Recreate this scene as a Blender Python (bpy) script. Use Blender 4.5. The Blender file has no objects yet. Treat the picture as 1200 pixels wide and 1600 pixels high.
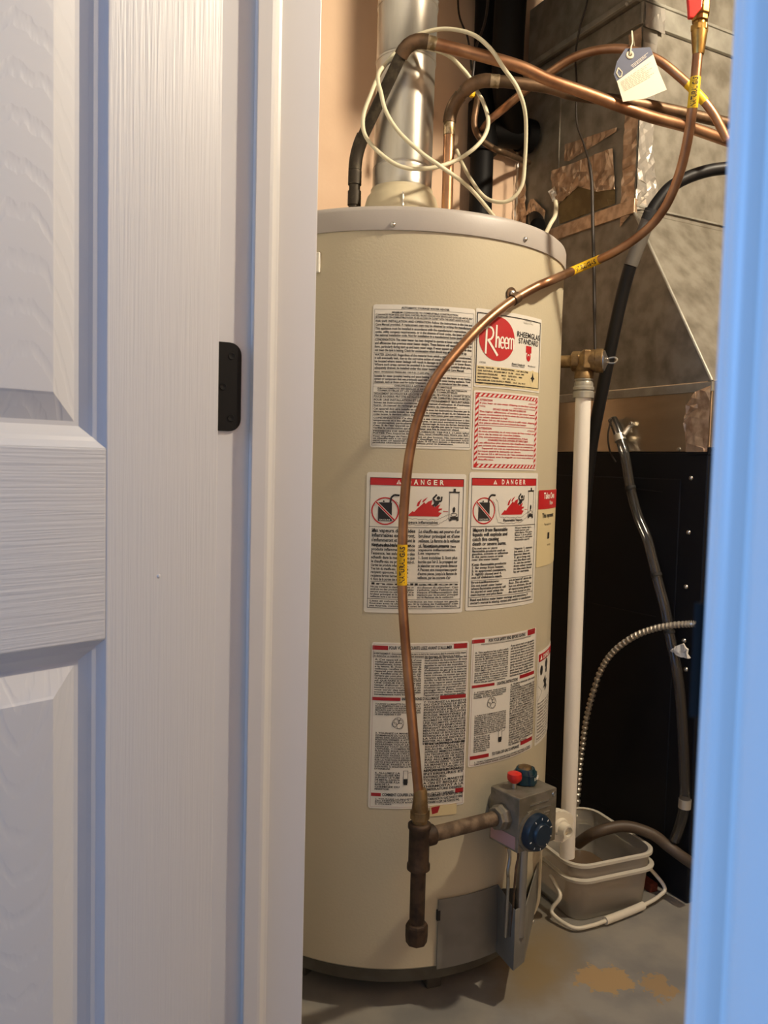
import bpy, bmesh, math, random
from math import sin, cos, pi, radians, sqrt, atan2, hypot
from mathutils import Vector, Matrix
random.seed(7)
scene = bpy.context.scene
COL = scene.collection

# ------------------------------------------------------------------ camera
EYE, PITCH, ROLL, FPX = 0.955, radians(3.47), radians(1.43), 1280.0
_f = Vector((0, cos(PITCH), -sin(PITCH))); _r0 = Vector((1, 0, 0)); _u0 = Vector((0, sin(PITCH), cos(PITCH)))
RIGHT = _r0 * cos(ROLL) + _u0 * sin(ROLL); UPV = -_r0 * sin(ROLL) + _u0 * cos(ROLL); FWD = _f
ORG = Vector((0, 0, EYE))
cd = bpy.data.cameras.new('camera'); cam = bpy.data.objects.new('camera', cd); COL.objects.link(cam)
# the place is laid out in a view-aligned frame and turned by PLAN so that the closet walls run along X and Y
PLAN = radians(28); TURN = Matrix.Rotation(-PLAN, 4, 'Z')
cam.matrix_world = TURN @ Matrix(((RIGHT.x, UPV.x, -FWD.x, 0), (RIGHT.y, UPV.y, -FWD.y, 0), (RIGHT.z, UPV.z, -FWD.z, EYE), (0, 0, 0, 1)))
cd.sensor_fit = 'AUTO'; cd.sensor_width = 36.0; cd.lens = 36.0 * FPX / 1600.0
cd.clip_start = 0.01
cd.dof.use_dof = True; cd.dof.focus_distance = 1.42; cd.dof.aperture_fstop = 11.0
scene.camera = cam

# ------------------------------------------------------------------ world, exposure
world = bpy.data.worlds.new('room_daylight'); scene.world = world; world.use_nodes = True
bg = world.node_tree.nodes['Background']
bg.inputs[0].default_value = (0.46, 0.62, 1.0, 1); bg.inputs[1].default_value = 0.54
vs = scene.view_settings; vs.view_transform = 'Standard'; vs.look = 'None'; vs.gamma = 1.0
vs.use_curve_mapping = False; vs.exposure = 0.0
LAMP_COLOR = (1.0, 0.855, 0.65); LAMP_STRENGTH = 1700.0
WINDOW_AT = (-2.25, 0.45, 1.45); WINDOW_SIZE = (1.3, 1.2); WINDOW_POWER = 60.0      # daylight window of the outer room: u, v, z
wl = bpy.data.lights.new('window_daylight', 'AREA'); wl.shape = 'RECTANGLE'; wl.size, wl.size_y = WINDOW_SIZE; wl.energy = WINDOW_POWER; wl.color = (0.17, 0.45, 1.0)
wlo = bpy.data.objects.new('window_daylight', wl); COL.objects.link(wlo)
wlo.location = (WINDOW_AT[0] + .03, WINDOW_AT[1], WINDOW_AT[2]); wlo.rotation_euler = (radians(90), 0, radians(-90))

# ------------------------------------------------------------------ frames and pixel helpers
A = PLAN
U = Vector((cos(A), sin(A), 0)); V = Vector((-sin(A), cos(A), 0)); Z = Vector((0, 0, 1))
def ray(px, py): return FWD * FPX + RIGHT * (px - 600) + UPV * (800 - py)
def PY(px, py, Y):
    d = ray(px, py); return ORG + d * (Y / d.y)
def PZ(px, py, z):
    d = ray(px, py); return ORG + d * ((z - EYE) / d.z)
def PN(px, py, n, k):
    d = ray(px, py); return ORG + d * ((k - ORG.dot(n)) / d.dot(n))
def W(u, v, z): return U * u + V * v + Z * z
TC = Vector((0.0196, 1.696, 0)); TR = 0.328
def q(px, py, R=TR):
    d = ray(px, py); o = ORG - TC
    a = d.x ** 2 + d.y ** 2; b = 2 * (o.x * d.x + o.y * d.y); c = o.x ** 2 + o.y ** 2 - R * R
    disc = b * b - 4 * a * c
    t = (-b - sqrt(max(disc, 0))) / (2 * a)
    p = o + d * t
    return (R * atan2(p.x, -p.y), p.z)
def cyl(th, z, R=TR): return Vector((TC.x + R * sin(th), TC.y - R * cos(th), z))
def tankpt(px, py, off):
    d = ray(px, py); s, z = q(px, py, TR + off); return cyl(s / (TR + off), z, TR + off)

# ------------------------------------------------------------------ materials
def lin(h):
    h = h.lstrip('#'); o = []
    for i in (0, 2, 4):
        c = int(h[i:i + 2], 16) / 255
        o.append(c / 12.92 if c <= .04045 else ((c + .055) / 1.055) ** 2.4)
    return tuple(o) + (1,)
def mat(name, col, rough=.5, metal=0., col2=None, nscale=20., ndetail=4., mix=(.4, .6), bump=0., bscale=None, stretch=(1, 1, 1), spec=.5, coat=0., rot=0.):
    m = bpy.data.materials.new(name); m.use_nodes = True
    N, L = m.node_tree.nodes, m.node_tree.links
    b = N['Principled BSDF']; b.inputs['Base Color'].default_value = lin(col)
    b.inputs['Roughness'].default_value = rough; b.inputs['Metallic'].default_value = metal
    b.inputs['Specular IOR Level'].default_value = spec
    if coat: b.inputs['Coat Weight'].default_value = coat
    tc = N.new('ShaderNodeTexCoord'); mr = N.new('ShaderNodeMapping'); mr.inputs['Rotation'].default_value[2] = rot + PLAN
    mp = N.new('ShaderNodeMapping'); mp.inputs['Scale'].default_value = stretch
    L.new(tc.outputs['Object'], mr.inputs[0]); L.new(mr.outputs[0], mp.inputs[0])
    if col2:
        n = N.new('ShaderNodeTexNoise'); n.inputs['Scale'].default_value = nscale; n.inputs['Detail'].default_value = ndetail
        r = N.new('ShaderNodeValToRGB'); r.color_ramp.elements[0].position = mix[0]; r.color_ramp.elements[1].position = mix[1]
        r.color_ramp.elements[0].color = lin(col); r.color_ramp.elements[1].color = lin(col2)
        L.new(mp.outputs[0], n.inputs[0]); L.new(n.outputs[0], r.inputs[0]); L.new(r.outputs[0], b.inputs['Base Color'])
    if bump:
        n = N.new('ShaderNodeTexNoise'); n.inputs['Scale'].default_value = bscale or nscale; n.inputs['Detail'].default_value = 3
        bp = N.new('ShaderNodeBump'); bp.inputs['Strength'].default_value = bump; bp.inputs['Distance'].default_value = .002
        L.new(mp.outputs[0], n.inputs[0]); L.new(n.outputs[0], bp.inputs['Height']); L.new(bp.outputs[0], b.inputs['Normal'])
    return m
DOOR_A = radians(46)
M = {}
M['stile'] = mat('door_paint_stile', '#d2d1d1', .42, bump=.36, bscale=1, stretch=(420, 420, 9), rot=-radians(226))
M['rail'] = mat('door_paint_rail', '#d2d1d1', .42, bump=.45, bscale=1, stretch=(9, 60, 420), rot=-radians(226))
M['door_smooth'] = mat('door_paint_smooth', '#d2d1d1', .42)
M['trim'] = mat('trim_paint', '#d6d4d1', .38)
M['black_metal'] = mat('black_oiled_metal', '#101010', .55, 0, spec=.25)
M['peach'] = mat('peach_wall_paint', '#dfc0a2', .8, col2='#d9b99b', nscale=6, bump=.1, bscale=120)
M['drywall'] = mat('outer_wall_paint', '#d2d4d6', .8)
M['dark_wall'] = mat('dark_foundation', '#4a4038', .9, col2='#2f2822', nscale=8, bump=.4, bscale=60)
M['ceil'] = mat('dark_subfloor', '#3a2c20', .9, col2='#2a1f17', nscale=10)
M['joist'] = mat('aged_joist_wood', '#4a3828', .85, col2='#33261b', nscale=4, stretch=(1, 8, 8), rot=-A)
M['cream'] = mat('cream_enamel', '#c0b69c', .42, bump=.12, bscale=260, spec=.4)
M['cap'] = mat('grey_beige_enamel', '#aaa39c', .45, bump=.05, bscale=260)
M['skirt'] = mat('dark_grey_base', '#565348', .55, col2='#4a463c', nscale=20)
M['hood'] = mat('draft_hood_paint', '#c9bd9e', .5)
M['flue'] = mat('galvanised_flue', '#cfcabf', .34, .85, col2='#b9b4a8', nscale=6, stretch=(4, 4, .6))
M['screw'] = mat('zinc_screw', '#c9c6bf', .3, 1.)
M['sticker'] = mat('white_sticker', '#dedacf', .5)
M['sticker_beige'] = mat('beige_sticker', '#d8c89c', .5)
M['ink'] = mat('black_ink', '#22201f', .6)
M['redink'] = mat('red_ink', '#b81f22', .55)
M['darkred'] = mat('dark_red_ink', '#a01c22', .55)
M['whiteink'] = mat('white_ink', '#efe9dc', .55)
M['copper'] = mat('copper_tube', '#b58a68', .38, .85, col2='#8f6549', nscale=18, mix=(.35, .7), stretch=(1, 1, 1))
M['copper_old'] = mat('tarnished_copper', '#7a5f48', .48, .7, col2='#5a4937', nscale=30)
M['patina'] = mat('blackened_copper', '#3b342a', .6, .5, col2='#5b5344', nscale=60, mix=(.5, .75))
M['solder'] = mat('solder_joint', '#b4a184', .45, .8, col2='#7c6a4c', nscale=90)
M['brass'] = mat('brass', '#b08a4a', .35, .9, col2='#8d6c38', nscale=40)
M['brass_old'] = mat('tarnished_brass', '#8f7650', .5, .7, col2='#6d5638', nscale=50)
M['iron'] = mat('black_iron_pipe', '#4c3a2a', .6, .4, col2='#33261b', nscale=50, bump=.2, bscale=200)
M['dusty_iron'] = mat('dusty_galvanised_pipe', '#7a6752', .7, .3, col2='#564636', nscale=60, mix=(.4, .6), bump=.3, bscale=200)
M['yellow'] = mat('yellow_tape', '#e2b414', .5)
M['redplastic'] = mat('red_plastic', '#c8261c', .35)
M['teal'] = mat('dark_teal_plastic', '#123840', .35, col2='#0d2a33', nscale=60)
M['navy'] = mat('dark_blue_plastic', '#0f2436', .35)
M['cast'] = mat('cast_grey_metal', '#8b8476', .5, .55, col2='#77705f', nscale=40, bump=.15, bscale=300)
M['pinksticker'] = mat('pink_sticker', '#b08a86', .5)
M['steel'] = mat('steel_tube', '#b0aca4', .3, 1.)
M['bracket'] = mat('grey_bracket_paint', '#7d7b74', .55, col2='#716e66', nscale=12)
M['pvc'] = mat('white_pvc', '#ece7dc', .42)
M['pail_rim'] = mat('milky_pail_rim', '#cfcabb', .45)
M['plastic_white'] = mat('white_plastic', '#e4ddca', .4)
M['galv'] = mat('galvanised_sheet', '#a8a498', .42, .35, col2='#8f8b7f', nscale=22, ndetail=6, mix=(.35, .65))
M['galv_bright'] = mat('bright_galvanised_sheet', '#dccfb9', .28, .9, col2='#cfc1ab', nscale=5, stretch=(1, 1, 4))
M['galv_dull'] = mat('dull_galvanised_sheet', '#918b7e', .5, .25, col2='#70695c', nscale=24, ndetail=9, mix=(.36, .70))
M['foil'] = mat('foil_tape', '#cfc8bc', .28, .7, bump=.3, bscale=60)
M['foil_tan'] = mat('tan_foil_tape', '#cbb197', .36, .5, col2='#a98f76', nscale=40, bump=.4, bscale=50)  # foil in two mottled tan tones
M['furnace'] = mat('black_furnace_paint', '#111319', .5, 0, col2='#14161b', nscale=4, spec=.25)
M['abs'] = mat('black_abs_plastic', '#0a0909', .6, spec=.2)
M['hose'] = mat('black_rubber_hose', '#161515', .45, spec=.3)
M['foam'] = mat('grey_foam_sleeve', '#5f5a52', .6)
M['cable'] = mat('white_cable', '#d8d0b2', .5)
M['wire'] = mat('dark_wire', '#2a221b', .5)
M['paper'] = mat('paper_tag', '#c4b8a0', .7)
M['navyprint'] = mat('navy_print', '#0f1a3c', .6)
M['greyink'] = mat('grey_ink', '#8b8375', .7)
M['conduit'] = mat('conduit_metal', '#cfc9bc', .4, .75)
M['socket'] = mat('porcelain', '#e4e0d8', .3)
M['water'] = mat('murky_water', '#6b5844', .08)
M['rubber'] = mat('dark_rubber', '#201f1e', .7)
M['vinyl_dull'] = mat('dull_tan_vinyl', '#54473a', .5)
M['redbrick'] = mat('rust_red_block', '#6b2f22', .8)
M['beige_face'] = mat('cardboard', '#7d6a44', .8, col2='#6a5836', nscale=20)

def special(name, fn):
    m = bpy.data.materials.new(name); m.use_nodes = True; m.node_tree.nodes.clear()
    N, L = m.node_tree.nodes, m.node_tree.links; out = N.new('ShaderNodeOutputMaterial'); fn(N, L, out); M[name] = m
    return m
def _bucket(N, L, out):
    d = N.new('ShaderNodeBsdfDiffuse'); d.inputs[0].default_value = lin('#ebe8de')
    t = N.new('ShaderNodeBsdfTranslucent'); t.inputs[0].default_value = lin('#ebe7da')
    tr = N.new('ShaderNodeBsdfTransparent'); tr.inputs[0].default_value = (.9, .88, .8, 1)
    g = N.new('ShaderNodeBsdfGlossy'); g.inputs[1].default_value = .25
    a = N.new('ShaderNodeMixShader'); a.inputs[0].default_value = .45; L.new(d.outputs[0], a.inputs[1]); L.new(t.outputs[0], a.inputs[2])
    b = N.new('ShaderNodeMixShader'); b.inputs[0].default_value = .50; L.new(a.outputs[0], b.inputs[1]); L.new(tr.outputs[0], b.inputs[2])
    c = N.new('ShaderNodeMixShader'); c.inputs[0].default_value = .06; L.new(b.outputs[0], c.inputs[1]); L.new(g.outputs[0], c.inputs[2])
    L.new(c.outputs[0], out.inputs[0])
special('translucent_pail', _bucket)
def _vinyl(N, L, out):
    tr = N.new('ShaderNodeBsdfTransparent'); tr.inputs[0].default_value = (.8, .79, .77, 1)
    d = N.new('ShaderNodeBsdfDiffuse'); d.inputs[0].default_value = lin('#6a655d')
    g = N.new('ShaderNodeBsdfGlossy'); g.inputs[1].default_value = .15
    a = N.new('ShaderNodeMixShader'); a.inputs[0].default_value = .13; L.new(tr.outputs[0], a.inputs[1]); L.new(d.outputs[0], a.inputs[2])
    fr = N.new('ShaderNodeFresnel'); fr.inputs[0].default_value = 1.5
    b = N.new('ShaderNodeMixShader'); L.new(fr.outputs[0], b.inputs[0]); L.new(a.outputs[0], b.inputs[1]); L.new(g.outputs[0], b.inputs[2])
    L.new(b.outputs[0], out.inputs[0])
special('clear_vinyl', _vinyl)
def _bulb(N, L, out):
    e = N.new('ShaderNodeEmission'); e.inputs[0].default_value = LAMP_COLOR + (1,); e.inputs[1].default_value = LAMP_STRENGTH
    L.new(e.outputs[0], out.inputs[0])
special('lit_bulb', _bulb)
def _panel(N, L, out):   # painted moulded door skin with arched grain
    b = N.new('ShaderNodeBsdfPrincipled'); b.inputs['Base Color'].default_value = lin('#d2d1d1'); b.inputs['Roughness'].default_value = .42
    tc = N.new('ShaderNodeTexCoord'); mr = N.new('ShaderNodeMapping'); mr.inputs['Rotation'].default_value[2] = -radians(226) + PLAN
    mp = N.new('ShaderNodeMapping'); 
    _c = Matrix.Rotation(-radians(226), 4, 'Z') @ (PY(340, 650, .95) + Vector((-cos(DOOR_A), -sin(DOOR_A), 0)) * .232); mp.inputs['Scale'].default_value = (24, 0, 6.0); mp.inputs['Location'].default_value = (-24 * _c.x, 0, -6.0 * .80)
    L.new(tc.outputs['Object'], mr.inputs[0]); L.new(mr.outputs[0], mp.inputs[0])
    w = N.new('ShaderNodeTexWave'); w.wave_type = 'RINGS'; w.rings_direction = 'SPHERICAL'; w.inputs['Scale'].default_value = 1.25; w.inputs['Distortion'].default_value = 3.0; w.inputs['Detail'].default_value = 3; w.inputs['Detail Scale'].default_value = 1.5
    L.new(mp.outputs[0], w.inputs[0])
    bp = N.new('ShaderNodeBump'); bp.inputs['Strength'].default_value = .3; bp.inputs['Distance'].default_value = .0008
    rp = N.new('ShaderNodeValToRGB'); rp.color_ramp.elements[0].position = .0; rp.color_ramp.elements[1].position = .32
    L.new(w.outputs[1], rp.inputs[0]); L.new(rp.outputs[0], bp.inputs['Height']); L.new(bp.outputs[0], b.inputs['Normal']); L.new(b.outputs[0], out.inputs[0])
special('door_panel_paint', _panel)
PATCH = PZ(948, 1530, 0); PATCH2 = PZ(1030, 1540, 0); DUSTC = PZ(830, 1500, 0)
def _floor(N, L, out):
    b = N.new('ShaderNodeBsdfPrincipled'); b.inputs['Roughness'].default_value = .6
    tc0 = N.new('ShaderNodeTexCoord'); tcm = N.new('ShaderNodeMapping'); tcm.inputs['Rotation'].default_value[2] = PLAN; L.new(tc0.outputs['Object'], tcm.inputs[0])
    n1 = N.new('ShaderNodeTexNoise'); n1.inputs['Scale'].default_value = 9; n1.inputs['Detail'].default_value = 8
    n2 = N.new('ShaderNodeTexNoise'); n2.inputs['Scale'].default_value = 26; n2.inputs['Detail'].default_value = 8
    n3 = N.new('ShaderNodeTexNoise'); n3.inputs['Scale'].default_value = 42; n3.inputs['Detail'].default_value = 10; n3.inputs['Roughness'].default_value = .65; L.new(tcm.outputs[0], n3.inputs[0])
    L.new(tcm.outputs[0], n1.inputs[0]); L.new(tcm.outputs[0], n2.inputs[0])
    r1 = N.new('ShaderNodeValToRGB'); r1.color_ramp.elements[0].color = lin('#83817c'); r1.color_ramp.elements[1].color = lin('#9a958a')
    r1.color_ramp.elements[0].position = .38; r1.color_ramp.elements[1].position = .62
    L.new(n1.outputs[0], r1.inputs[0])
    cur = r1.outputs[0]
    def blob(c, rx, ry, col, cur, soft, nz, amp):
        s = N.new('ShaderNodeVectorMath'); s.operation = 'SUBTRACT'; s.inputs[1].default_value = c; L.new(tcm.outputs[0], s.inputs[0])
        k = N.new('ShaderNodeVectorMath'); k.operation = 'MULTIPLY'; k.inputs[1].default_value = (1 / rx, 1 / ry, 0); L.new(s.outputs[0], k.inputs[0])
        l = N.new('ShaderNodeVectorMath'); l.operation = 'LENGTH'; L.new(k.outputs[0], l.inputs[0])
        a = N.new('ShaderNodeMath'); a.operation = 'MULTIPLY_ADD'; a.inputs[1].default_value = amp; L.new(nz.outputs[0], a.inputs[0]); L.new(l.outputs['Value'], a.inputs[2])
        mr = N.new('ShaderNodeMapRange'); mr.inputs[1].default_value = 1 + amp * .5; mr.inputs[2].default_value = 1 + amp * .5 - soft; L.new(a.outputs[0], mr.inputs[0])
        mx = N.new('ShaderNodeMix'); mx.data_type = 'RGBA'; L.new(mr.outputs[0], mx.inputs[0]); L.new(cur, mx.inputs[6]); mx.inputs[7].default_value = lin(col)
        return mx.outputs[2]
    cur = blob(DUSTC, .12, .22, '#92805f', cur, .9, n1, 1.6)
    cur = blob(PATCH, .060, .040, '#b0946a', cur, .08, n3, 2.6)
    cur = blob(PATCH2, .030, .035, '#a38a66', cur, .10, n3, 5.5)
    L.new(cur, b.inputs['Base Color'])
    bp = N.new('ShaderNodeBump'); bp.inputs['Strength'].default_value = .25; bp.inputs['Distance'].default_value = .003
    L.new(n2.outputs[0], bp.inputs['Height']); L.new(bp.outputs[0], b.inputs['Normal']); L.new(b.outputs[0], out.inputs[0])
special('worn_painted_concrete', _floor)

# ------------------------------------------------------------------ mesh builder
class MB:
    def __init__(s): s.v = []; s.f = []
    def add(s, verts, faces):
        o = len(s.v); s.v += [tuple(p) for p in verts]; s.f += [tuple(i + o for i in f) for f in faces]; return s
    def hexa(s, p):   # 8 corners: bottom 4, top 4
        return s.add(p, [(0, 3, 2, 1), (4, 5, 6, 7), (0, 1, 5, 4), (1, 2, 6, 5), (2, 3, 7, 6), (3, 0, 4, 7)])
    def box(s, o, ax, ay, az):   # corner and three edge vectors
        o = Vector(o); return s.hexa([o, o + ax, o + ax + ay, o + ay, o + az, o + ax + az, o + ax + ay + az, o + ay + az])
    def uvbox(s, u0, u1, v0, v1, z0, z1): return s.box(W(u0, v0, z0), U * (u1 - u0), V * (v1 - v0), Z * (z1 - z0))
    def tube(s, pts, r, n=14, cap=True):
        pts = [Vector(p) for p in pts]; m = len(pts); rs = r if isinstance(r, (list, tuple)) else [r] * m
        t0 = (pts[1] - pts[0]).normalized(); ref = Vector((0, 0, 1)) if abs(t0.z) < .9 else Vector((1, 0, 0))
        nx = t0.cross(ref).normalized(); vs, fs = [], []
        for i, p in enumerate(pts):
            t = (pts[min(i + 1, m - 1)] - pts[max(i - 1, 0)]).normalized()
            nx = (nx - t * nx.dot(t)).normalized(); ny = t.cross(nx)
            vs += [p + (nx * cos(2 * pi * k / n) + ny * sin(2 * pi * k / n)) * rs[i] for k in range(n)]
        for i in range(m - 1):
            for k in range(n):
                a, b = i * n + k, i * n + (k + 1) % n; fs.append((a, b, b + n, a + n))
        if cap: fs += [tuple(range(n - 1, -1, -1)), tuple(range((m - 1) * n, m * n))]
        return s.add(vs, fs)
    def lathe(s, prof, c, axis=None, n=48, x=None):   # profile (r, h) along axis from c
        axis = Vector(axis or (0, 0, 1)).normalized(); c = Vector(c)
        x = Vector(x) if x else (Vector((1, 0, 0)) if abs(axis.x) < .9 else Vector((0, 1, 0)))
        x = (x - axis * x.dot(axis)).normalized(); y = axis.cross(x); vs, fs = [], []
        for r_, h in prof: vs += [c + axis * h + (x * cos(2 * pi * k / n) + y * sin(2 * pi * k / n)) * r_ for k in range(n)]
        for i in range(len(prof) - 1):
            for k in range(n):
                a, b = i * n + k, i * n + (k + 1) % n; fs.append((a, b, b + n, a + n))
        if prof[0][0] > 1e-6: fs.append(tuple(range(n - 1, -1, -1)))
        if prof[-1][0] > 1e-6: fs.append(tuple(range((len(prof) - 1) * n, len(prof) * n)))
        return s.add(vs, fs)
    def prism(s, poly, d):   # polygon of 3-D points pushed along d
        n = len(poly); d = Vector(d); vs = [Vector(p) for p in poly]; vs += [p + d for p in vs]
        return s.add(vs, [tuple(range(n - 1, -1, -1)), tuple(range(n, 2 * n))] + [(i, (i + 1) % n, (i + 1) % n + n, i + n) for i in range(n)])
    def build(s, name, m, parent=None, smooth=False, bevel=0., ang=40):
        me = bpy.data.meshes.new(name); me.from_pydata(s.v, [], s.f); me.update()
        bm = bmesh.new(); bm.from_mesh(me); bmesh.ops.recalc_face_normals(bm, faces=bm.faces); bm.to_mesh(me); bm.free()
        me.materials.append(M[m] if isinstance(m, str) else m)
        if smooth:
            for p in me.polygons: p.use_smooth = True
            try: me.set_sharp_from_angle(angle=radians(ang))
            except Exception: pass
        o = bpy.data.objects.new(name, me); COL.objects.link(o)
        if parent is not None:
            o.parent = parent
            root = parent; mw = Matrix.Identity(4)
            while root: mw = Matrix.Translation(root.location) @ mw if root.type == 'EMPTY' else mw; root = root.parent
            o.matrix_parent_inverse = mw.inverted() if parent.type == 'EMPTY' else Matrix.Identity(4)
        if bevel:
            b = o.modifiers.new('bevel', 'BEVEL'); b.width = bevel; b.segments = 2; b.limit_method = 'ANGLE'; b.angle_limit = radians(35)
        return o
def thing(name, label, cat, loc, group=None):
    o = bpy.data.objects.new(name, None); COL.objects.link(o); o.location = loc; o.empty_display_size = .05
    return tag(o, label, cat, group)
def tag(o, label, cat, group=None):
    o['label'] = label; o['category'] = cat
    if group: o['group'] = group
    return o
def struct(o, label, cat='structure'):
    o['kind'] = 'structure'; o['label'] = label; o['category'] = cat; return o
def smooth_path(P, k=8):
    P = [Vector(p) for p in P]; out = []
    for i in range(len(P) - 1):
        p0, p1, p2, p3 = P[max(i - 1, 0)], P[i], P[i + 1], P[min(i + 2, len(P) - 1)]
        for j in range(k):
            t = j / k; out.append(.5 * ((2 * p1) + (p2 - p0) * t + (2 * p0 - 5 * p1 + 4 * p2 - p3) * t * t + (3 * p1 - p0 - 3 * p2 + p3) * t ** 3))
    out.append(P[-1]); return out
def proj(p):
    d = Vector(p) - ORG; w = d.dot(FWD); return 600 + FPX * d.dot(RIGHT) / w, 800 - FPX * d.dot(UPV) / w
def circ(c, n, r, k=20):
    n = Vector(n).normalized(); x = n.cross(Z) if abs(n.z) < .9 else Vector((1, 0, 0)); x.normalize(); y = n.cross(x)
    return [c + (x * cos(2 * pi * i / k) + y * sin(2 * pi * i / k)) * r for i in range(k)]

# ================================================================== THE SETTING
# doorway wall, jambs: rebate plane v = VB
HB = PY(360, 605, .967); VB = HB.dot(V)
UA = HB.dot(U) - .026; ustop = PN(390, 620, V, VB).dot(U); ubead = PN(414, 620, V, VB).dot(U); ubead2 = PN(430, 620, V, VB).dot(U); UI = PN(491, 620, V, VB).dot(U)
VR = PN(1104, 800, U, UA).dot(V)
HEAD = 2.06; CEIL = 2.32
FURN = PZ(1073, 1413, 0); UF = FURN.dot(U); VF = FURN.dot(V)
def PF(px, py, off=0.): return PN(px, py, U, UF - off)      # on the furnace face that looks at the doorway
VPEACH = TC.dot(V) + TR + .115; UFAR = UF + .75; VEND = -.75
struct(MB().box(W(-3.2, -3.0, -.05), U * (UFAR + 3.35), V * (VPEACH + 3.15), Z * .05).build('floor', 'worn_painted_concrete'), 'grey painted concrete floor with worn tan patches', 'floor')
struct(MB().uvbox(UI - .05, UFAR + .1, VPEACH, VPEACH + .1, 0, CEIL).build('wall_left', 'peach'), 'peach painted wall behind the flue pipe', 'wall')
struct(MB().uvbox(UFAR, UFAR + .1, VEND, VPEACH, 0, CEIL).build('wall_back', 'dark_wall'), 'dark unfinished wall behind the ductwork', 'wall')
struct(MB().uvbox(UI - .05, UFAR + .1, VEND - .1, VEND, 0, CEIL).build('wall_right', 'peach'), 'peach wall at the far end of the closet', 'wall')
fw = MB().uvbox(UA + .012, UI, VB + .018, VPEACH + .1, 0, CEIL).uvbox(UA + .012, UI, VEND - .1, VR - .018, 0, CEIL).uvbox(UA + .012, UI, VR - .018, VB + .018, HEAD + .018, CEIL)
struct(fw.build('wall_front', 'drywall'), 'white wall that holds the closet doorway', 'wall')
ceil = struct(MB().uvbox(UI - .1, UFAR + .1, VEND - .1, VPEACH + .1, CEIL, CEIL + .06).build('ceiling', 'ceil'), 'dark wooden ceiling boards over the closet', 'ceiling')
for k in range(4):
    u0 = TC.dot(U) - .13 + k * .45
    MB().uvbox(u0, u0 + .04, VEND, VPEACH, CEIL - .13, CEIL).build('joist', 'joist', ceil, bevel=.002)
MB().uvbox(1.15, UF, 1.08, 1.14, 1.985, CEIL).build('unseen_shade_beam', 'joist', ceil, bevel=.003)  # out-of-view beam, added to keep the bulb's light off the upper ductwork
# left jamb with stop
st = .011
jl = MB().prism([W(UA, VB, 0), W(UI, VB, 0), W(UI, VB + .018, 0), W(UA, VB + .018, 0)], Z * HEAD).build('trim_1', 'trim', bevel=.0015)
struct(jl, 'white painted hinge side door jamb', 'trim')
MB().prism([W(ustop, VB, 0), W(ustop, VB - st, 0), W(ubead - .002, VB - st, 0), W(ubead + .002, VB - st * .93, 0), W(ubead + .006, VB - st * .62, 0), W(ubead + .009, VB - st * .42, 0), W(ubead2, VB - st * .30, 0), W(ubead2 + .0005, VB, 0)], Z * HEAD).build('door_stop', 'trim', jl, bevel=.0008)
jr = MB().prism([W(UA, VR, 0), W(UI, VR, 0), W(UI, VR - .018, 0), W(UA, VR - .018, 0)], Z * HEAD).build('trim_2', 'trim', bevel=.003)
struct(jr, 'white painted latch side door jamb lit blue', 'trim')
MB().uvbox(ustop, ubead2, VR, VR + st, 0, HEAD).build('door_stop', 'trim', jr, bevel=.002)
jt = MB().uvbox(UA, UI, VR, VB, HEAD, HEAD + .018).build('trim_3', 'trim', bevel=.0015); struct(jt, 'white painted head jamb over the doorway', 'trim')
# colonial casings on the outer wall face
def casing(name, v_in, sgn, label):
    prof = [(0, .010), (.003, .0135), (.007, .0145), (.011, .013), (.0135, .0095), (.016, .0095), (.019, .0125), (.023, .0145), (.030, .0155), (.043, .017), (.050, .0175), (.055, .0165), (.057, .012)]
    base = [W(UA + .012, v_in, 0)] + [W(UA + .012 - d - .004, v_in + sgn * x, 0) for x, d in prof] + [W(UA + .012, v_in + sgn * .057, 0)]
    struct(MB().prism(base, Z * (HEAD + .06)).build(name, 'trim', smooth=True, ang=50), label, 'trim')
casing('trim_4', VR - .006, -1, 'white moulded casing beside the latch jamb lit blue')
casing('trim_5', VB + .006, 1, 'white moulded casing behind the open door')
# strike plate on the latch jamb
s0, s1 = PN(1092, 935, U, UA), PN(1086, 1130, U, UA)
sp = MB()
lip = [(UA + .034, .0008), (UA + .010, .0010), (UA + .004, .0018), (UA + .001, .0030), (UA - .0002, .0034), (UA + .0006, .0022), (UA + .004, .0006), (UA + .034, -.001)]
sp.prism([W(a, VR + b, s1.z + .002) for a, b in lip], Z * (s0.z - s1.z - .004))
strike = sp.build('strike_plate', 'black_metal', jr, smooth=True)
strike['label'] = 'black strike plate with curved lip'

wu, wv, wz = WINDOW_AT; ww_, wh_ = WINDOW_SIZE
ow = MB().uvbox(wu - .1, wu, -2.4, wv - ww_ / 2, 0, 2.5).uvbox(wu - .1, wu, wv + ww_ / 2, 2.0, 0, 2.5).uvbox(wu - .1, wu, wv - ww_ / 2, wv + ww_ / 2, 0, wz - wh_ / 2).uvbox(wu - .1, wu, wv - ww_ / 2, wv + ww_ / 2, wz + wh_ / 2, 2.5)
struct(ow.build('wall_window', 'drywall'), 'white wall with the daylight window of the outer room', 'wall')
wf = struct(MB().uvbox(wu - .06, wu + .01, wv - ww_ / 2 - .05, wv - ww_ / 2, wz - wh_ / 2 - .05, wz + wh_ / 2 + .05).uvbox(wu - .06, wu + .01, wv + ww_ / 2, wv + ww_ / 2 + .05, wz - wh_ / 2 - .05, wz + wh_ / 2 + .05).uvbox(wu - .06, wu + .01, wv - ww_ / 2, wv + ww_ / 2, wz - wh_ / 2 - .05, wz - wh_ / 2).uvbox(wu - .06, wu + .01, wv - ww_ / 2, wv + ww_ / 2, wz + wh_ / 2, wz + wh_ / 2 + .05).build('window_1', 'trim'), 'white framed daylight window of the outer room', 'window')
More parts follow.
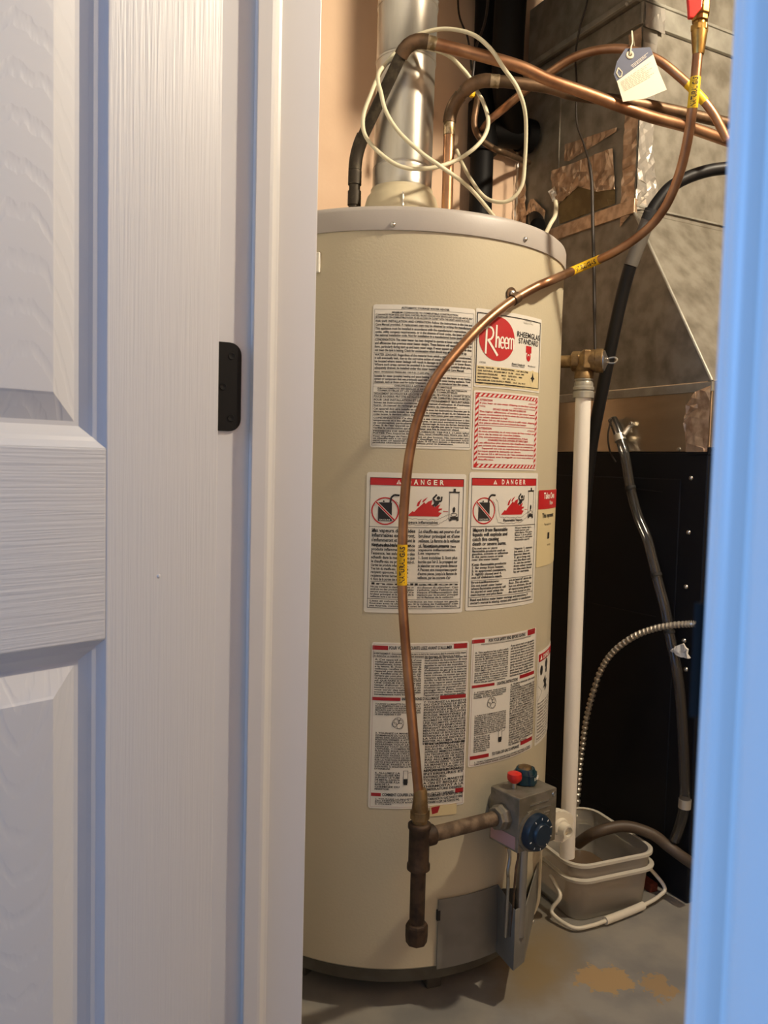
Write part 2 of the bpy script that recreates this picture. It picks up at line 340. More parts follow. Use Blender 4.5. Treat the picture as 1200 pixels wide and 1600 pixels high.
MB().uvbox(wu - .05, wu - .045, wv - ww_ / 2, wv + ww_ / 2, wz - wh_ / 2, wz + wh_ / 2).build('pane', 'plastic_white', wf)

# ------------------------------------------------------------------ the door
DD = Vector((-cos(DOOR_A), -sin(DOOR_A), 0)); DN = Vector((sin(DOOR_A), -cos(DOOR_A), 0))
DK = .966; H0 = PY(340, 650, .95 * DK); H0.z = 0; H0 = H0 - DD * .001
def DP(s, z, d=0): return H0 + DD * s + DN * d + Z * z
DW, DH, TH = .71, 2.03, .035
droot = bpy.data.objects.new('door_1', None); COL.objects.link(droot); droot.location = H0
droot['kind'] = 'structure'; droot['label'] = 'white six panel door standing open with embossed wood grain'; droot['category'] = 'door'
zb0, zr0, zr1 = .24, EYE + (.762 - EYE) * DK, EYE + (.962 - EYE) * DK
S1, S2, S3, S4 = .1375 * DK, .30 * DK, .71 - .30 * DK, .71 - .1375 * DK
def dbox(s0, s1, z0, z1, name, m):
    return MB().box(DP(s0, z0, -TH), DD * (s1 - s0), DN * TH, Z * (z1 - z0)).build(name, m, droot, bevel=.0012)
dbox(0, S1, .01, DH, 'stile', 'stile'); dbox(S4, DW, .01, DH, 'stile', 'stile')
for z0, z1 in ((.01, zb0), (zr0, zr1), (1.60, 1.70), (1.90, DH)): dbox(S1, S4, z0, z1, 'rail', 'rail')
for z0, z1 in ((zb0, zr0), (zr1, 1.60), (1.70, 1.90)):
    dbox(S2, S3, z0, z1, 'mullion', 'stile')
    for a, b in ((S1, S2), (S3, S4)):
        prof = [(0, -.0003), (.003, -.0030), (.007, -.0062), (.011, -.0078), (.0145, -.0108), (.0215, -.0160), (.0260, -.0160), (.0500, -.0050), (.0525, -.0036)]
        def ringset(pr, name, m, close):
            vs, fs = [], []
            for off, d in pr: vs += [DP(a + off, z0 + off, d), DP(b - off, z0 + off, d), DP(b - off, z1 - off, d), DP(a + off, z1 - off, d)]
            for i in range(len(pr) - 1):
                for k in range(4): fs.append((i * 4 + k, i * 4 + (k + 1) % 4, (i + 1) * 4 + (k + 1) % 4, (i + 1) * 4 + k))
            n = (len(pr) - 1) * 4
            if close: fs.append((n, n + 1, n + 2, n + 3))
            bk = len(vs); o_ = pr[0][0]
            vs += [DP(a + o_, z0 + o_, -TH + .004), DP(b - o_, z0 + o_, -TH + .004), DP(b - o_, z1 - o_, -TH + .004), DP(a + o_, z1 - o_, -TH + .004)]
            fs += [(k, (k + 1) % 4, bk + (k + 1) % 4, bk + k) for k in range(4)]
            if close: fs.append((bk + 3, bk + 2, bk + 1, bk))
            MB().add(vs, fs).build(name, m, droot)
        ringset(prof[:7], 'panel_moulding', 'door_smooth', False); ringset(prof[6:], 'panel', 'door_panel_paint', True)
# paint speck on the stile
pk = PN(248, 900, DN, H0.dot(DN)); MB().lathe([(0.0022, 0), (.0016, .001), (0, .0014)], pk, DN, 10).build('paint_drip', 'trim', droot, smooth=True)
# hinges (jamb leaf, barrel, screws)
for zc in (PN(360, 605, V, VB).z, PN(347, 1598, V, VB).z - .054):
    u1 = PN(376, 605, V, VB).dot(U); u0 = u1 - .040; hh = .0515; rc = .014
    poly = [(u0, -hh), (u1 - rc, -hh)] + [(u1 - rc + rc * sin(t), -hh + rc - rc * cos(t)) for t in [i * pi / 12 for i in range(1, 6)]] + [(u1, -hh + rc), (u1, hh - rc)]
    poly += [(u1 - rc + rc * cos(t), hh - rc + rc * sin(t)) for t in [i * pi / 12 for i in range(1, 6)]] + [(u1 - rc, hh), (u0, hh)]
    leaf = MB().prism([W(a, VB - .0022, zc + b) for a, b in poly], V * .0018).build('hinge_leaf', 'black_metal', droot)
    leaf['label'] = 'black hinge leaf with rounded corners'
    MB().tube([W(u0 - .004, VB - .006, zc - hh), W(u0 - .004, VB - .006, zc + hh)], .006).build('hinge_barrel', 'black_metal', droot, smooth=True)
    for du, dz in ((.012, .036), (.022, 0), (.012, -.036)):
        MB().lathe([(.0042, 0), (.0038, .0007), (.0012, .0003), (0, .0002)], W(u1 - du, VB - .0022, zc + dz), -V, 14).build('hinge_screw', 'black_metal', droot, smooth=True)

# ------------------------------------------------------------------ the closet lamp (bare bulb on the ceiling)
LU, LV, LZ = 1.375, .37, 2.12
lp = thing('ceiling_lamp', 'bare bulb in a porcelain socket under the closet ceiling', 'lamp', W(LU, LV, CEIL))
MB().lathe([(.055, 0), (.055, .02), (.035, .04), (.026, .09), (.024, .10)], W(LU, LV, CEIL), -Z, 24).build('socket', 'socket', lp, smooth=True)
MB().lathe([(.003, -.1), (.013, -.098), (.015, -.07), (.022, -.045), (.030, -.02), (.031, 0), (.026, .018), (.014, .028), (0, .031)], W(LU, LV, LZ), -Z, 20).build('bulb', 'lit_bulb', lp, smooth=True)
MB().tube([W(LU, LV, LZ + .09), W(LU, LV, CEIL - .02)], .012).build('stem', 'socket', lp, smooth=True)

# ================================================================== WATER HEATER
WH = thing('water_heater', 'tall cream gas water heater with warning labels and grey top cap', 'water heater', TC)
zbot = q(612, 1517)[1]; zrim = q(622, 359)[1]; zcap = q(622, 320)[1]
c0 = Vector((TC.x, TC.y, 0))
MB().lathe([(TR - .004, zbot), (TR, zbot + .004), (TR, zrim)], c0, n=128).build('jacket', 'cream', WH, smooth=True)
MB().lathe([(TR + .0028, zrim - .001), (TR + .003, zrim), (TR + .003, zcap - .010), (TR + .0015, zcap - .005), (TR - .003, zcap - .001), (TR - .012, zcap), (.02, zcap + .004)], c0, n=128).build('top_cap', 'cap', WH, smooth=True)
zleg = .042
MB().lathe([(TR - .030, zleg), (TR - .016, zleg + .004), (TR - .010, zbot - .004), (TR - .010, zbot + .01)], c0, n=96).build('base_skirt', 'skirt', WH, smooth=True)
for th in (radians(-35), radians(20), radians(62), radians(180)):
    p = cyl(th, 0, TR - .075); t = Vector((cos(th), sin(th), 0)); n = Vector((sin(th), -cos(th), 0))
    MB().box(p - t * .015 - n * .02, t * .03, n * .04, Z * (zleg + .01)).build('foot', 'skirt', WH, bevel=.003)
for px, py in ((614, 351), (820, 374)):
    s, z = q(px, py, TR + .003); th = s / (TR + .003)
    MB().lathe([(.0045, 0), (.0042, .002), (.0028, .0036), (0, .0042)], cyl(th, z, TR + .003), (sin(th), -cos(th), 0), 14).build('cap_screw', 'screw', WH, smooth=True)
# draft hood on legs
dh = MB().lathe([(.077, 1.416), (.0785, 1.418), (.0785, 1.430), (.0765, 1.462), (.070, 1.486), (.0625, 1.496), (.0625, 1.503)], c0, n=48).build('draft_hood', 'hood', WH, smooth=True, ang=60)
for k in range(4):
    a = radians(45 + 90 * k); p = c0 + Vector((.070 * cos(a), .070 * sin(a), 0))
    MB().tube([p + Z * (zcap + .003), p + Z * 1.44], .004, 8).build('hood_leg', 'hood', dh)
MB().tube([c0 + Vector((.002, -.0775, 1.452)), c0 + Vector((.002, -.077, 1.478))], .002, 6).build('hood_tab', 'screw', dh)
# small white tab on the left flank
s, z = q(497, 411); th = s / TR
MB().box(cyl(th - .02, z - .017), Vector((cos(th), sin(th), 0)) * .012, Vector((sin(th), -cos(th), 0)) * .006, Z * .034).build('side_tab', 'sticker', WH, bevel=.002)

# ------------------------------------------------------------------ lettering
FONTS = {}
class Font:
    def __init__(s, offset, res):
        cu = bpy.data.curves.new('glyph', 'FONT'); cu.resolution_u = res; cu.offset = offset; s.cu = cu
        s.o = bpy.data.objects.new('glyph', cu); COL.objects.link(s.o); s.g = {}; s.ref = None
    def _eval(s, t):
        s.cu.body = t; dg = bpy.context.evaluated_depsgraph_get(); dg.update(); e = s.o.evaluated_get(dg); me = e.to_mesh()
        v = [(p.co.x, p.co.y) for p in me.vertices]; f = [tuple(p.vertices) for p in me.polygons]; e.to_mesh_clear(); return v, f
    def glyph(s, c):
        if c not in s.g:
            if s.ref is None: s.ref = max(p[0] for p in s._eval('||')[0])
            v, f = s._eval(c) if c != ' ' else ([], [])
            adv = max(p[0] for p in s._eval('|' + c + '|')[0]) - s.ref
            s.g[c] = (v, f, adv)
        return s.g[c]
    def width(s, t): return sum(s.glyph(c)[2] for c in t)
    def done(s):
        bpy.data.objects.remove(s.o); bpy.data.curves.remove(s.cu)
REG = Font(.008, 2); BOLD = Font(.028, 3)
CAPH = max(p[1] for p in REG._eval('H')[0])

class Print:
    """flat artwork in unrolled tank coordinates (arc length, height)"""
    def __init__(s): s.v = []; s.f = []; s.bm = None
    def text(s, t, x, y, h, w=None, font=None, align='l', maxw=None, slant=0.):
        font = font or REG; k = h / CAPH; tw = font.width(t) * k
        kx = k * (w / tw) if w else k
        if maxw and not w and tw > maxw: kx = k * maxw / tw
        W_ = font.width(t) * kx
        cx = x if align == 'l' else (x - W_ / 2 if align == 'c' else x - W_)
        for c in t:
            v, f, adv = font.glyph(c); o = len(s.v)
            s.v += [(cx + a * kx, y + b * k + slant * (cx + a * kx - x)) for a, b in v]; s.f += [tuple(i + o for i in ff) for ff in f]; cx += adv * kx
    def block(s, t, p0, p1, n, font=None, fill=.74, just=True, last=1.):
        """wrap text t into n lines inside the box p0 (top left) to p1 (bottom right)"""
        font = font or REG
        x0, y0 = p0; x1, y1 = p1; lh = (y0 - y1) / n; h = lh * fill * .86; k = h / CAPH
        words = t.split(); lo, hi = .2 * font.width(t) / n, 2.5 * font.width(t) / n
        def wrap(mx):
            out, cur = [], ''
            for w_ in words:
                c = (cur + ' ' + w_) if cur else w_
                if font.width(c) > mx and cur: out.append(cur); cur = w_
                else: cur = c
            out.append(cur); return out
        for _ in range(18):
            mid = (lo + hi) / 2
            if len(wrap(mid)) > n: lo = mid
            else: hi = mid
        L = wrap(hi); mxw = max(font.width(l) for l in L)
        for i, l in enumerate(L):
            full = just and (i < len(L) - 1) and font.width(l) > .62 * mxw
            s.text(l, x0, y0 - lh * (i + .82), h, w=(x1 - x0) * (1 if full else font.width(l) / mxw), font=font)
    def poly(s, pts):
        o = len(s.v); s.bm = s.bm or bmesh.new()
        vs = [s.bm.verts.new((a, b, 0)) for a, b in pts]
        try: s.bm.faces.new(vs)
        except ValueError: pass
    def rect(s, p0, p1): s.poly([(p0[0], p0[1]), (p1[0], p0[1]), (p1[0], p1[1]), (p0[0], p1[1])])
    def line(s, a, b, w):
        a, b = Vector(a).to_2d() if len(a) > 2 else Vector(a), Vector(b); d = (b - a); n = Vector((-d.y, d.x)).normalized() * w / 2
        s.poly([a + n, b + n, b - n, a - n])
    def pline(s, pts, w):
        for a, b in zip(pts, pts[1:]): s.line(a, b, w)
    def frame(s, p0, p1, w):
        x0, y0 = p0; x1, y1 = p1
        s.rect((x0, y0), (x1, y0 - w)); s.rect((x0, y1 + w), (x1, y1)); s.rect((x0, y0), (x0 + w, y1)); s.rect((x1 - w, y0), (x1, y1))
    def ring(s, c, rx, ry, w, k=36):
        for i in range(k):
            a, b = 2 * pi * i / k, 2 * pi * (i + 1) / k
            s.poly([(c[0] + rx * cos(a), c[1] + ry * sin(a)), (c[0] + rx * cos(b), c[1] + ry * sin(b)), (c[0] + (rx - w) * cos(b), c[1] + (ry - w) * sin(b)), (c[0] + (rx - w) * cos(a), c[1] + (ry - w) * sin(a))])
    def disc(s, c, rx, ry, k=36): s.poly([(c[0] + rx * cos(2 * pi * i / k), c[1] + ry * sin(2 * pi * i / k)) for i in range(k)])
    def build(s, name, m, parent, off):
        V_, F_ = list(s.v), list(s.f)
        if s.bm:
            bm = s.bm; bmesh.ops.triangulate(bm, faces=bm.faces)
            if bm.verts:
                xs = [v.co.x for v in bm.verts]; x = math.floor(min(xs) / .008) * .008
                while x < max(xs):
                    bmesh.ops.bisect_plane(bm, geom=bm.verts[:] + bm.edges[:] + bm.faces[:], plane_co=(x, 0, 0), plane_no=(1, 0, 0)); x += .008
            bm.verts.index_update(); o = len(V_); V_ += [(v.co.x, v.co.y) for v in bm.verts]; F_ += [tuple(v.index + o for v in f.verts) for f in bm.faces]; bm.free(); s.bm = None
        mb = MB(); mb.v = [tuple(cyl(a / TR, b, TR + off)) for a, b in V_]; mb.f = F_
        me = bpy.data.meshes.new(name); me.from_pydata(mb.v, [], mb.f); me.materials.append(M[m])
        o = bpy.data.objects.new(name, me); COL.objects.link(o); o.parent = parent; return o
def sticker(name, px, label, m='sticker', rad=.004, off=.0006):
    """px: TL, TR, BR, BL pixel corners"""
    Q = [q(*p) for p in px]; x0 = (Q[0][0] + Q[3][0]) / 2; x1 = (Q[1][0] + Q[2][0]) / 2; y1 = (Q[0][1] + Q[1][1]) / 2; y0 = (Q[2][1] + Q[3][1]) / 2
    xs = [x0 + rad * (1 - cos(a)) for a in [i * pi / 12 for i in range(6)]]; n = max(6, int((x1 - x0) / .006)); xs += [x0 + rad + (x1 - x0 - 2 * rad) * i / n for i in range(n + 1)]
    xs += [x1 - rad * (1 - cos(a)) for a in [i * pi / 12 for i in range(5, -1, -1)]]
    vs, fs = [], []
    for x in xs:
        d = min(x - x0, x1 - x); ins = rad - sqrt(max(rad * rad - (rad - d) ** 2, 0)) if d < rad else 0
        vs += [cyl(x / TR, y0 + ins, TR + off), cyl(x / TR, y1 - ins, TR + off), cyl(x / TR, y1 - ins, TR + .0001), cyl(x / TR, y0 + ins, TR + .0001)]
    for i in range(len(xs) - 1):
        a = i * 4; fs += [(a, a + 4, a + 5, a + 1), (a + 1, a + 5, a + 6, a + 2), (a + 3, a + 7, a + 4, a)]
    o = MB().add(vs, fs).build(name, m, WH, smooth=True); o['label'] = label
    return o, (x0, y1, x1, y0)
I1, I2, I3 = .0010, .0013, .0016

# -- label 1: long instruction text
lab, bx = sticker('instruction_label', [(581.5, 478), (742, 481), (735.5, 702), (580, 700)], 'white sticker of dense black print under the top cap')
K = Print(); x0, y1, x1, y0 = bx; w = x1 - x0; h = y1 - y0; mx = .008 * 1
def F1(fx, fy): return (x0 + fx * w, y1 - fy * h)
K.text('AUTOMATIC STORAGE WATER HEATER', x0 + w * .5, y1 - h * .028, h * .013, font=BOLD, align='c')
K.frame(F1(.015, .033), F1(.985, .985), .0004)
K.text('MINIMUM CLEARANCES TO COMBUSTIBLE CONSTRUCTION', x0 + w * .5, y1 - h * .060, h * .012, font=BOLD, align='c', maxw=w * .8)
def lines(fy0, fy1, t, n, fx0=.025, fx1=.975, **k): k.setdefault('font', BOLD); k.setdefault('fill', .82); K.block(t, F1(fx0, fy0), F1(fx1, fy1), n, **k)
lines(.063, .098, 'CLEARANCES FROM SIDES AND REAR, 0 INCHES; FRONT 4 INCHES FOR SERVICE AND 24 INCHES ABOVE; MAY BE INSTALLED ON COMBUSTIBLE FLOOR, IN AN ALCOVE OR CLOSET WITH THE DRAFT HOOD IN PLACE.', 2, font=BOLD)
lines(.105, .150, 'FOR SAFE INSTALLATION AND OPERATION: Follow the instructions in the Use and Care Manual provided. A replacement copy may be obtained by writing the manufacturer.', 2)
lines(.155, .225, 'This appliance must be installed in accordance with the manufacturer\'s instructions, local codes, utility company requirements, or in the absence of local codes, the latest edition of the national installation code. Not for installation in a manufactured home (mobile home).', 3)
lines(.232, .330, 'CONDENSATION: This water heater has been designed to operate at lower outlet temperatures and efficiencies than previous water heater designs. These features will cause condensation to form, particularly during start up and heavy water usage. If water appears at the burner this does not mean the tank is leaking. Check for condensation which should stop after tank warms up.', 4)
lines(.338, .452, 'WATER LEAKAGE: Regardless of the material from which a water heater is constructed, it will eventually leak, due to the corrosive action of water. This water heater must not be located where water leakage will result in damage to adjacent area or lower floors. Where such areas cannot be avoided it is recommended that a suitable drain pan, adequately drained, be installed under the water heater. See Use and Care Manual.', 5)
lines(.462, .478, 'MAX. WORKING PRESSURE: 150 P.S.I. (1,035 kPa)', 1, fx1=.55)
lines(.486, .550, 'Suitable for water (potable) heating and space heating. Do not connect this heater to any heating system or component that was previously used with a nonpotable water heating appliance. Toxic chemicals, such as those used for boiler treatment, must never be introduced into this system.', 3)
lines(.556, .572, 'CHAUFFE-EAU A ACCUMULATION AUTOMATIQUE', 1, fx0=.22, fx1=.78, font=BOLD)
lines(.577, .607, 'DEGAGEMENTS MINIMAUX A RESPECTER ENTRE LES MATERIAUX COMBUSTIBLES ET LES CONSTRUCTIONS COMBUSTIBLES', 2, fx0=.06, fx1=.94)
lines(.612, .650, 'DEGAGEMENT DE 0 POUCE SUR LES COTES ET A L\'ARRIERE, DE 4 POUCES A L\'AVANT ET DE 24 POUCES AU-DESSUS. PEUT ETRE INSTALLE SUR UN PLANCHER COMBUSTIBLE DANS UN RECOIN.', 2, font=BOLD)
lines(.655, .712, 'POUR UNE INSTALLATION ET UN FONCTIONNEMENT SECURITAIRES: Suivez les instructions contenues dans le manuel d\'utilisation et d\'entretien fourni. Un manuel de rechange peut etre obtenu du manufacturier.', 3)
lines(.718, .775, 'Cet appareil doit etre installe en conformite avec les instructions fournies par le fabricant, les codes locaux, les exigences de la compagnie de gaz et, en l\'absence de codes locaux, la derniere edition du code national. Non concu pour une maison mobile.', 3)
lines(.782, .870, 'CONDENSATION: Ce chauffe-eau a ete concu pour fonctionner a des temperatures et a des efficacites inferieures, ce qui peut entrainer la formation de condensation, particulierement au demarrage et lors de fortes demandes d\'eau. Si de l\'eau apparait au bruleur, cela ne signifie pas que le reservoir fuit. Verifiez la condensation qui devrait cesser une fois le reservoir chaud.', 5)
lines(.876, .905, 'PRESSION DE SERVICE MAXIMALE: 150 P.S.I. (1,035 kPa) FUITES: Peu importe le materiau, tout chauffe-eau finira par fuir.', 2)
lines(.912, .972, 'Pour chauffage de l\'eau (potable) et des locaux. Ne raccordez pas ce chauffe-eau a un systeme de chauffage ou a un composant ayant servi avec un appareil non potable. Il ne faut jamais y introduire de produits chimiques toxiques utilises pour le traitement.', 4)
for fy in (.099, .151, .227, .333, .455, .481, .553, .574, .61, .652, .714, .778, .873, .908): K.line(F1(.015, fy), F1(.985, fy), .0003)
K.build('printed_text', 'ink', lab, I1)

# -- label 2: rating plate
lab, bx = sticker('rating_plate', [(743.2, 484.5), (846, 496.5), (842, 611.5), (740.6, 607)], 'white rating plate sticker with round red emblem', rad=.002)
K = Print(); tl, br = q(745.4, 487.4), q(840.5, 608.4); K.frame(tl, (q(844.3, 499.5)[0], br[1]), .0014)
T = Print(); T.text('Sold Under', q(825, 503)[0], q(825, 503)[1], .0028, align='c'); T.text('Established Since', q(825, 507)[0], q(825, 507)[1], .0028, align='c')
a, b = q(807, 525.5), q(842.3, 525.5)
K.text('RHEEMGLAS', a[0], a[1], .0092, w=b[0] - a[0]); a, b = q(809.5, 536), q(840.5, 537); K.text('STANDARD', a[0], a[1], .0092, w=b[0] - a[0])
K.text('Rheem Canada Ltd.', *q(799, 569.5), .003, font=BOLD); K.text('Hamilton, Ontario', *q(799, 572.5), .003); K.text('Manufactured', *q(824, 572.8), .0028); K.text('C97021', *q(748.5, 567), .0028)
zz = q(760, 570.5)[1]; zt = q(760, 572)[1]; zl = q(760, 602.5)[1]
bb = Print(); bb.rect((tl[0] + .0014, zt), (q(841.5, 600)[0] - .0006, zl)); bb.build('beige_panel', 'sticker_beige', lab, I1)
rows = ['MODEL  75V75-3N      SER. RHNG0199F07843     CAP. 284.0 LITRES', 'GAS  NATURAL  BTU/HR INPUT  75,100     A.G.A. 1999', 'SERVICE PRESSURE      MAX   1,035 KPA    MIN', 'MANIFOLD PRESS.     4.0   IN. W.C.', 'MAXIMUM GAS SUPPLY PRESS.   10.5   IN. W.C.', 'TEST PRESS. 2,068 KPA   RECOVERY 300.0 L/H']
for i, t in enumerate(rows):
    zr = zt - (zt - zl) * (i + .85) / 6.3; K.text(t, tl[0] + .004, zr, (zt - zl) / 6.3 * .52, w=(q(824, 590)[0] - tl[0] - .004) * (1, .9, .86, .72, .95, .93)[i], font=BOLD)
ec = q(831, 591); wb = Print(); wb.disc(ec, .0085, .0135); wb.build('emblem_ground', 'sticker_beige', lab, I2)
EM = Print(); EM.poly([(ec[0], ec[1] + .0105), (ec[0] + .0022, ec[1] + .002), (ec[0] - .0022, ec[1] + .002)]); EM.poly([(ec[0] - .0065, ec[1] - .001), (ec[0], ec[1] + .0035), (ec[0] + .0065, ec[1] - .001), (ec[0], ec[1] - .0035)]); EM.poly([(ec[0] - .003, ec[1] - .002), (ec[0] + .003, ec[1] - .002), (ec[0], ec[1] - .0085)])
EM.build('diamond_emblem', 'ink', lab, I3); K.build('printed_text', 'ink', lab, I2); T.build('small_print', 'greyink', lab, I2)
rc_ = Print(); cl, cr = q(748, 529), q(803.6, 529); cc = ((cl[0] + cr[0]) / 2, q(776, 529.5)[1]); rx = (cr[0] - cl[0]) / 2; ry = (q(776, 494.5)[1] - q(776, 564)[1]) / 2
rc_.disc(cc, rx, ry, 64); e1 = q(825, 541); e2 = q(825, 565); ex = q(821, 552)[0]; ex2 = q(829.5, 552)[0]
rc_.rect((ex, e1[1]), (ex2, e1[1] - .012)); rc_.ring(((ex + ex2) / 2, e2[1] + .008), .0062, .008, .0028); rc_.disc(((ex + ex2) / 2, e2[1] + .0065), .003, .004)
rc_.build('red_disc', 'redink', lab, I1)
WI = Print(); sx = cc[0] - rx; LX = lambda f: sx + 2 * rx * f; LY = lambda f: cc[1] + ry * (1 - 2 * f)
# big swash R then tall h, e, e, m
WI.pline([(LX(.175), LY(.86)), (LX(.19), LY(.28))], .0036)
WI.pline([(LX(.14), LY(.285)), (LX(.20), LY(.255)), (LX(.28), LY(.25)), (LX(.34), LY(.285)), (LX(.37), LY(.36)), (LX(.36), LY(.45)), (LX(.31), LY(.52)), (LX(.22), LY(.555))], .0034)
WI.pline([(LX(.23), LY(.54)), (LX(.50), LY(.88))], .0042)
hy = LY(.70)
WI.pline([(LX(.445), hy), (LX(.455), LY(.19))], .0034)
WI.pline([(LX(.455), LY(.50)), (LX(.49), LY(.45)), (LX(.525), LY(.47)), (LX(.535), LY(.53)), (LX(.535), hy)], .003)
for ex0 in (.575, .695):
    cxm, cym = LX(ex0 + .05), (LY(.445) + hy) / 2; hh_ = (LY(.445) - hy) / 2; ww = rx * .105
    WI.pline([(cxm + ww * cos(t), cym + hh_ * sin(t)) for t in [0 + i * (2 * pi - .75) / 14 for i in range(15)]], .0028); WI.line((cxm - ww, cym), (cxm + ww, cym), .0024)
for k in range(3): WI.line((LX(.815 + k * .075), hy), (LX(.815 + k * .075), LY(.46)), .0028)
for k in range(2): WI.pline([(LX(.815 + k * .075), LY(.50)), (LX(.835 + k * .075), LY(.455)), (LX(.87 + k * .075), LY(.45)), (LX(.89 + k * .075), LY(.50))], .0026)
WI.build('white_lettering', 'whiteink', lab, I3)

# -- label 3: red striped attention label
lab, bx = sticker('attention_label', [(740.6, 611.5), (841.5, 617.5), (836.5, 734.5), (735.8, 734.5)], 'white sticker with red diagonal striped border', rad=.003)
x0, y1, x1, y0 = bx; m = .0035; bw = .0062; x0 += m; x1 -= m; y1 -= m; y0 += m
R_ = Print(); R_.frame((x0, y1), (x1, y0), .0006); R_.frame((x0 + bw, y1 - bw), (x1 - bw, y0 + bw), .0005)
def stripes(a0, a1, fn):
    k = a0
    while k < a1: R_.poly([fn(max(a0, min(a1, k + o)), e) for o, e in ((0, 0), (.0045, 0), (.0045 + bw, 1), (bw, 1))]); k += .0095
stripes(x0, x1 - .001, lambda a, e: (a, y1 - bw + bw * e)); stripes(x0, x1 - .001, lambda a, e: (a, y0 + bw * e))
stripes(y0, y1 - .001, lambda a, e: (x0 + bw * e, a)); stripes(y0, y1 - .001, lambda a, e: (x1 - bw + bw * e, a))
ix0, ix1, iy1, iy0 = x0 + bw + .002, x1 - bw - .002, y1 - bw - .001, y0 + bw + .001; ih = iy1 - iy0; iw = ix1 - ix0
lh = ih / 23.5
RT = [('b', 'ATTENTION', 'ATTENTION'), 'If you hear or see water dripping on the floor surface', ('lr', 'heating,', 'water heater may be condensing'), ('c', 'DO NOT ASSUME THE UNIT IS DEFECTIVE'), 'The higher efficiencies of modern, gas water heaters', 'cause condensation to form when the unit is first started', 'or when demand is high.', 'If after 24 to 48 hours there is still water dripping', 'the place where you purchased the heater.', '-', ('b', 'ATTENTION', 'ATTENTION'), 'Si vous entendez ou si vous voyez de l\'eau tomber sur', 'lors de la mise en marche initiale.', 'De condensation des canalisations, il faut,', ('c', 'N\'ASSUMEZ PAS QUE L\'APPAREIL EST DEFECTUEUX'), 'Les efficacites plus elevees des chauffe-eau modernes', 'gaz creent une certaine condensation au moment ou', '    l\'appareil est mis en marche pour la premiere fois', 'lorsque quand la demande est elevee.', 'Si apres 24 a 48 heures de l\'eau continue de former', 'communiquez avec le magasin ou vous avez achete le', 'chauffe-eau.']
for i, t in enumerate(RT):
    yb = iy1 - lh * (i + 1.35); hh = lh * .56
    if t == '-': R_.line((x0 + bw, yb + lh * .4), (x1 - bw, yb + lh * .4), .0007); continue
    if isinstance(t, tuple):
        if t[0] == 'b': R_.text(t[1], ix0, yb, hh * 1.2, font=BOLD); R_.text(t[2], ix1, yb, hh, align='r')
        elif t[0] == 'lr': R_.text(t[1], ix0, yb, hh); R_.text(t[2], ix1, yb, hh, align='r', w=iw * .45)
        else: R_.text(t[1], (ix0 + ix1) / 2, yb, hh * 1.1, font=BOLD, align='c', maxw=iw * .92)
    else: R_.text(t, ix0, yb, hh, w=iw * min(1., len(t) / 50), font=BOLD)
R_.build('red_print', 'redink', lab, I1)

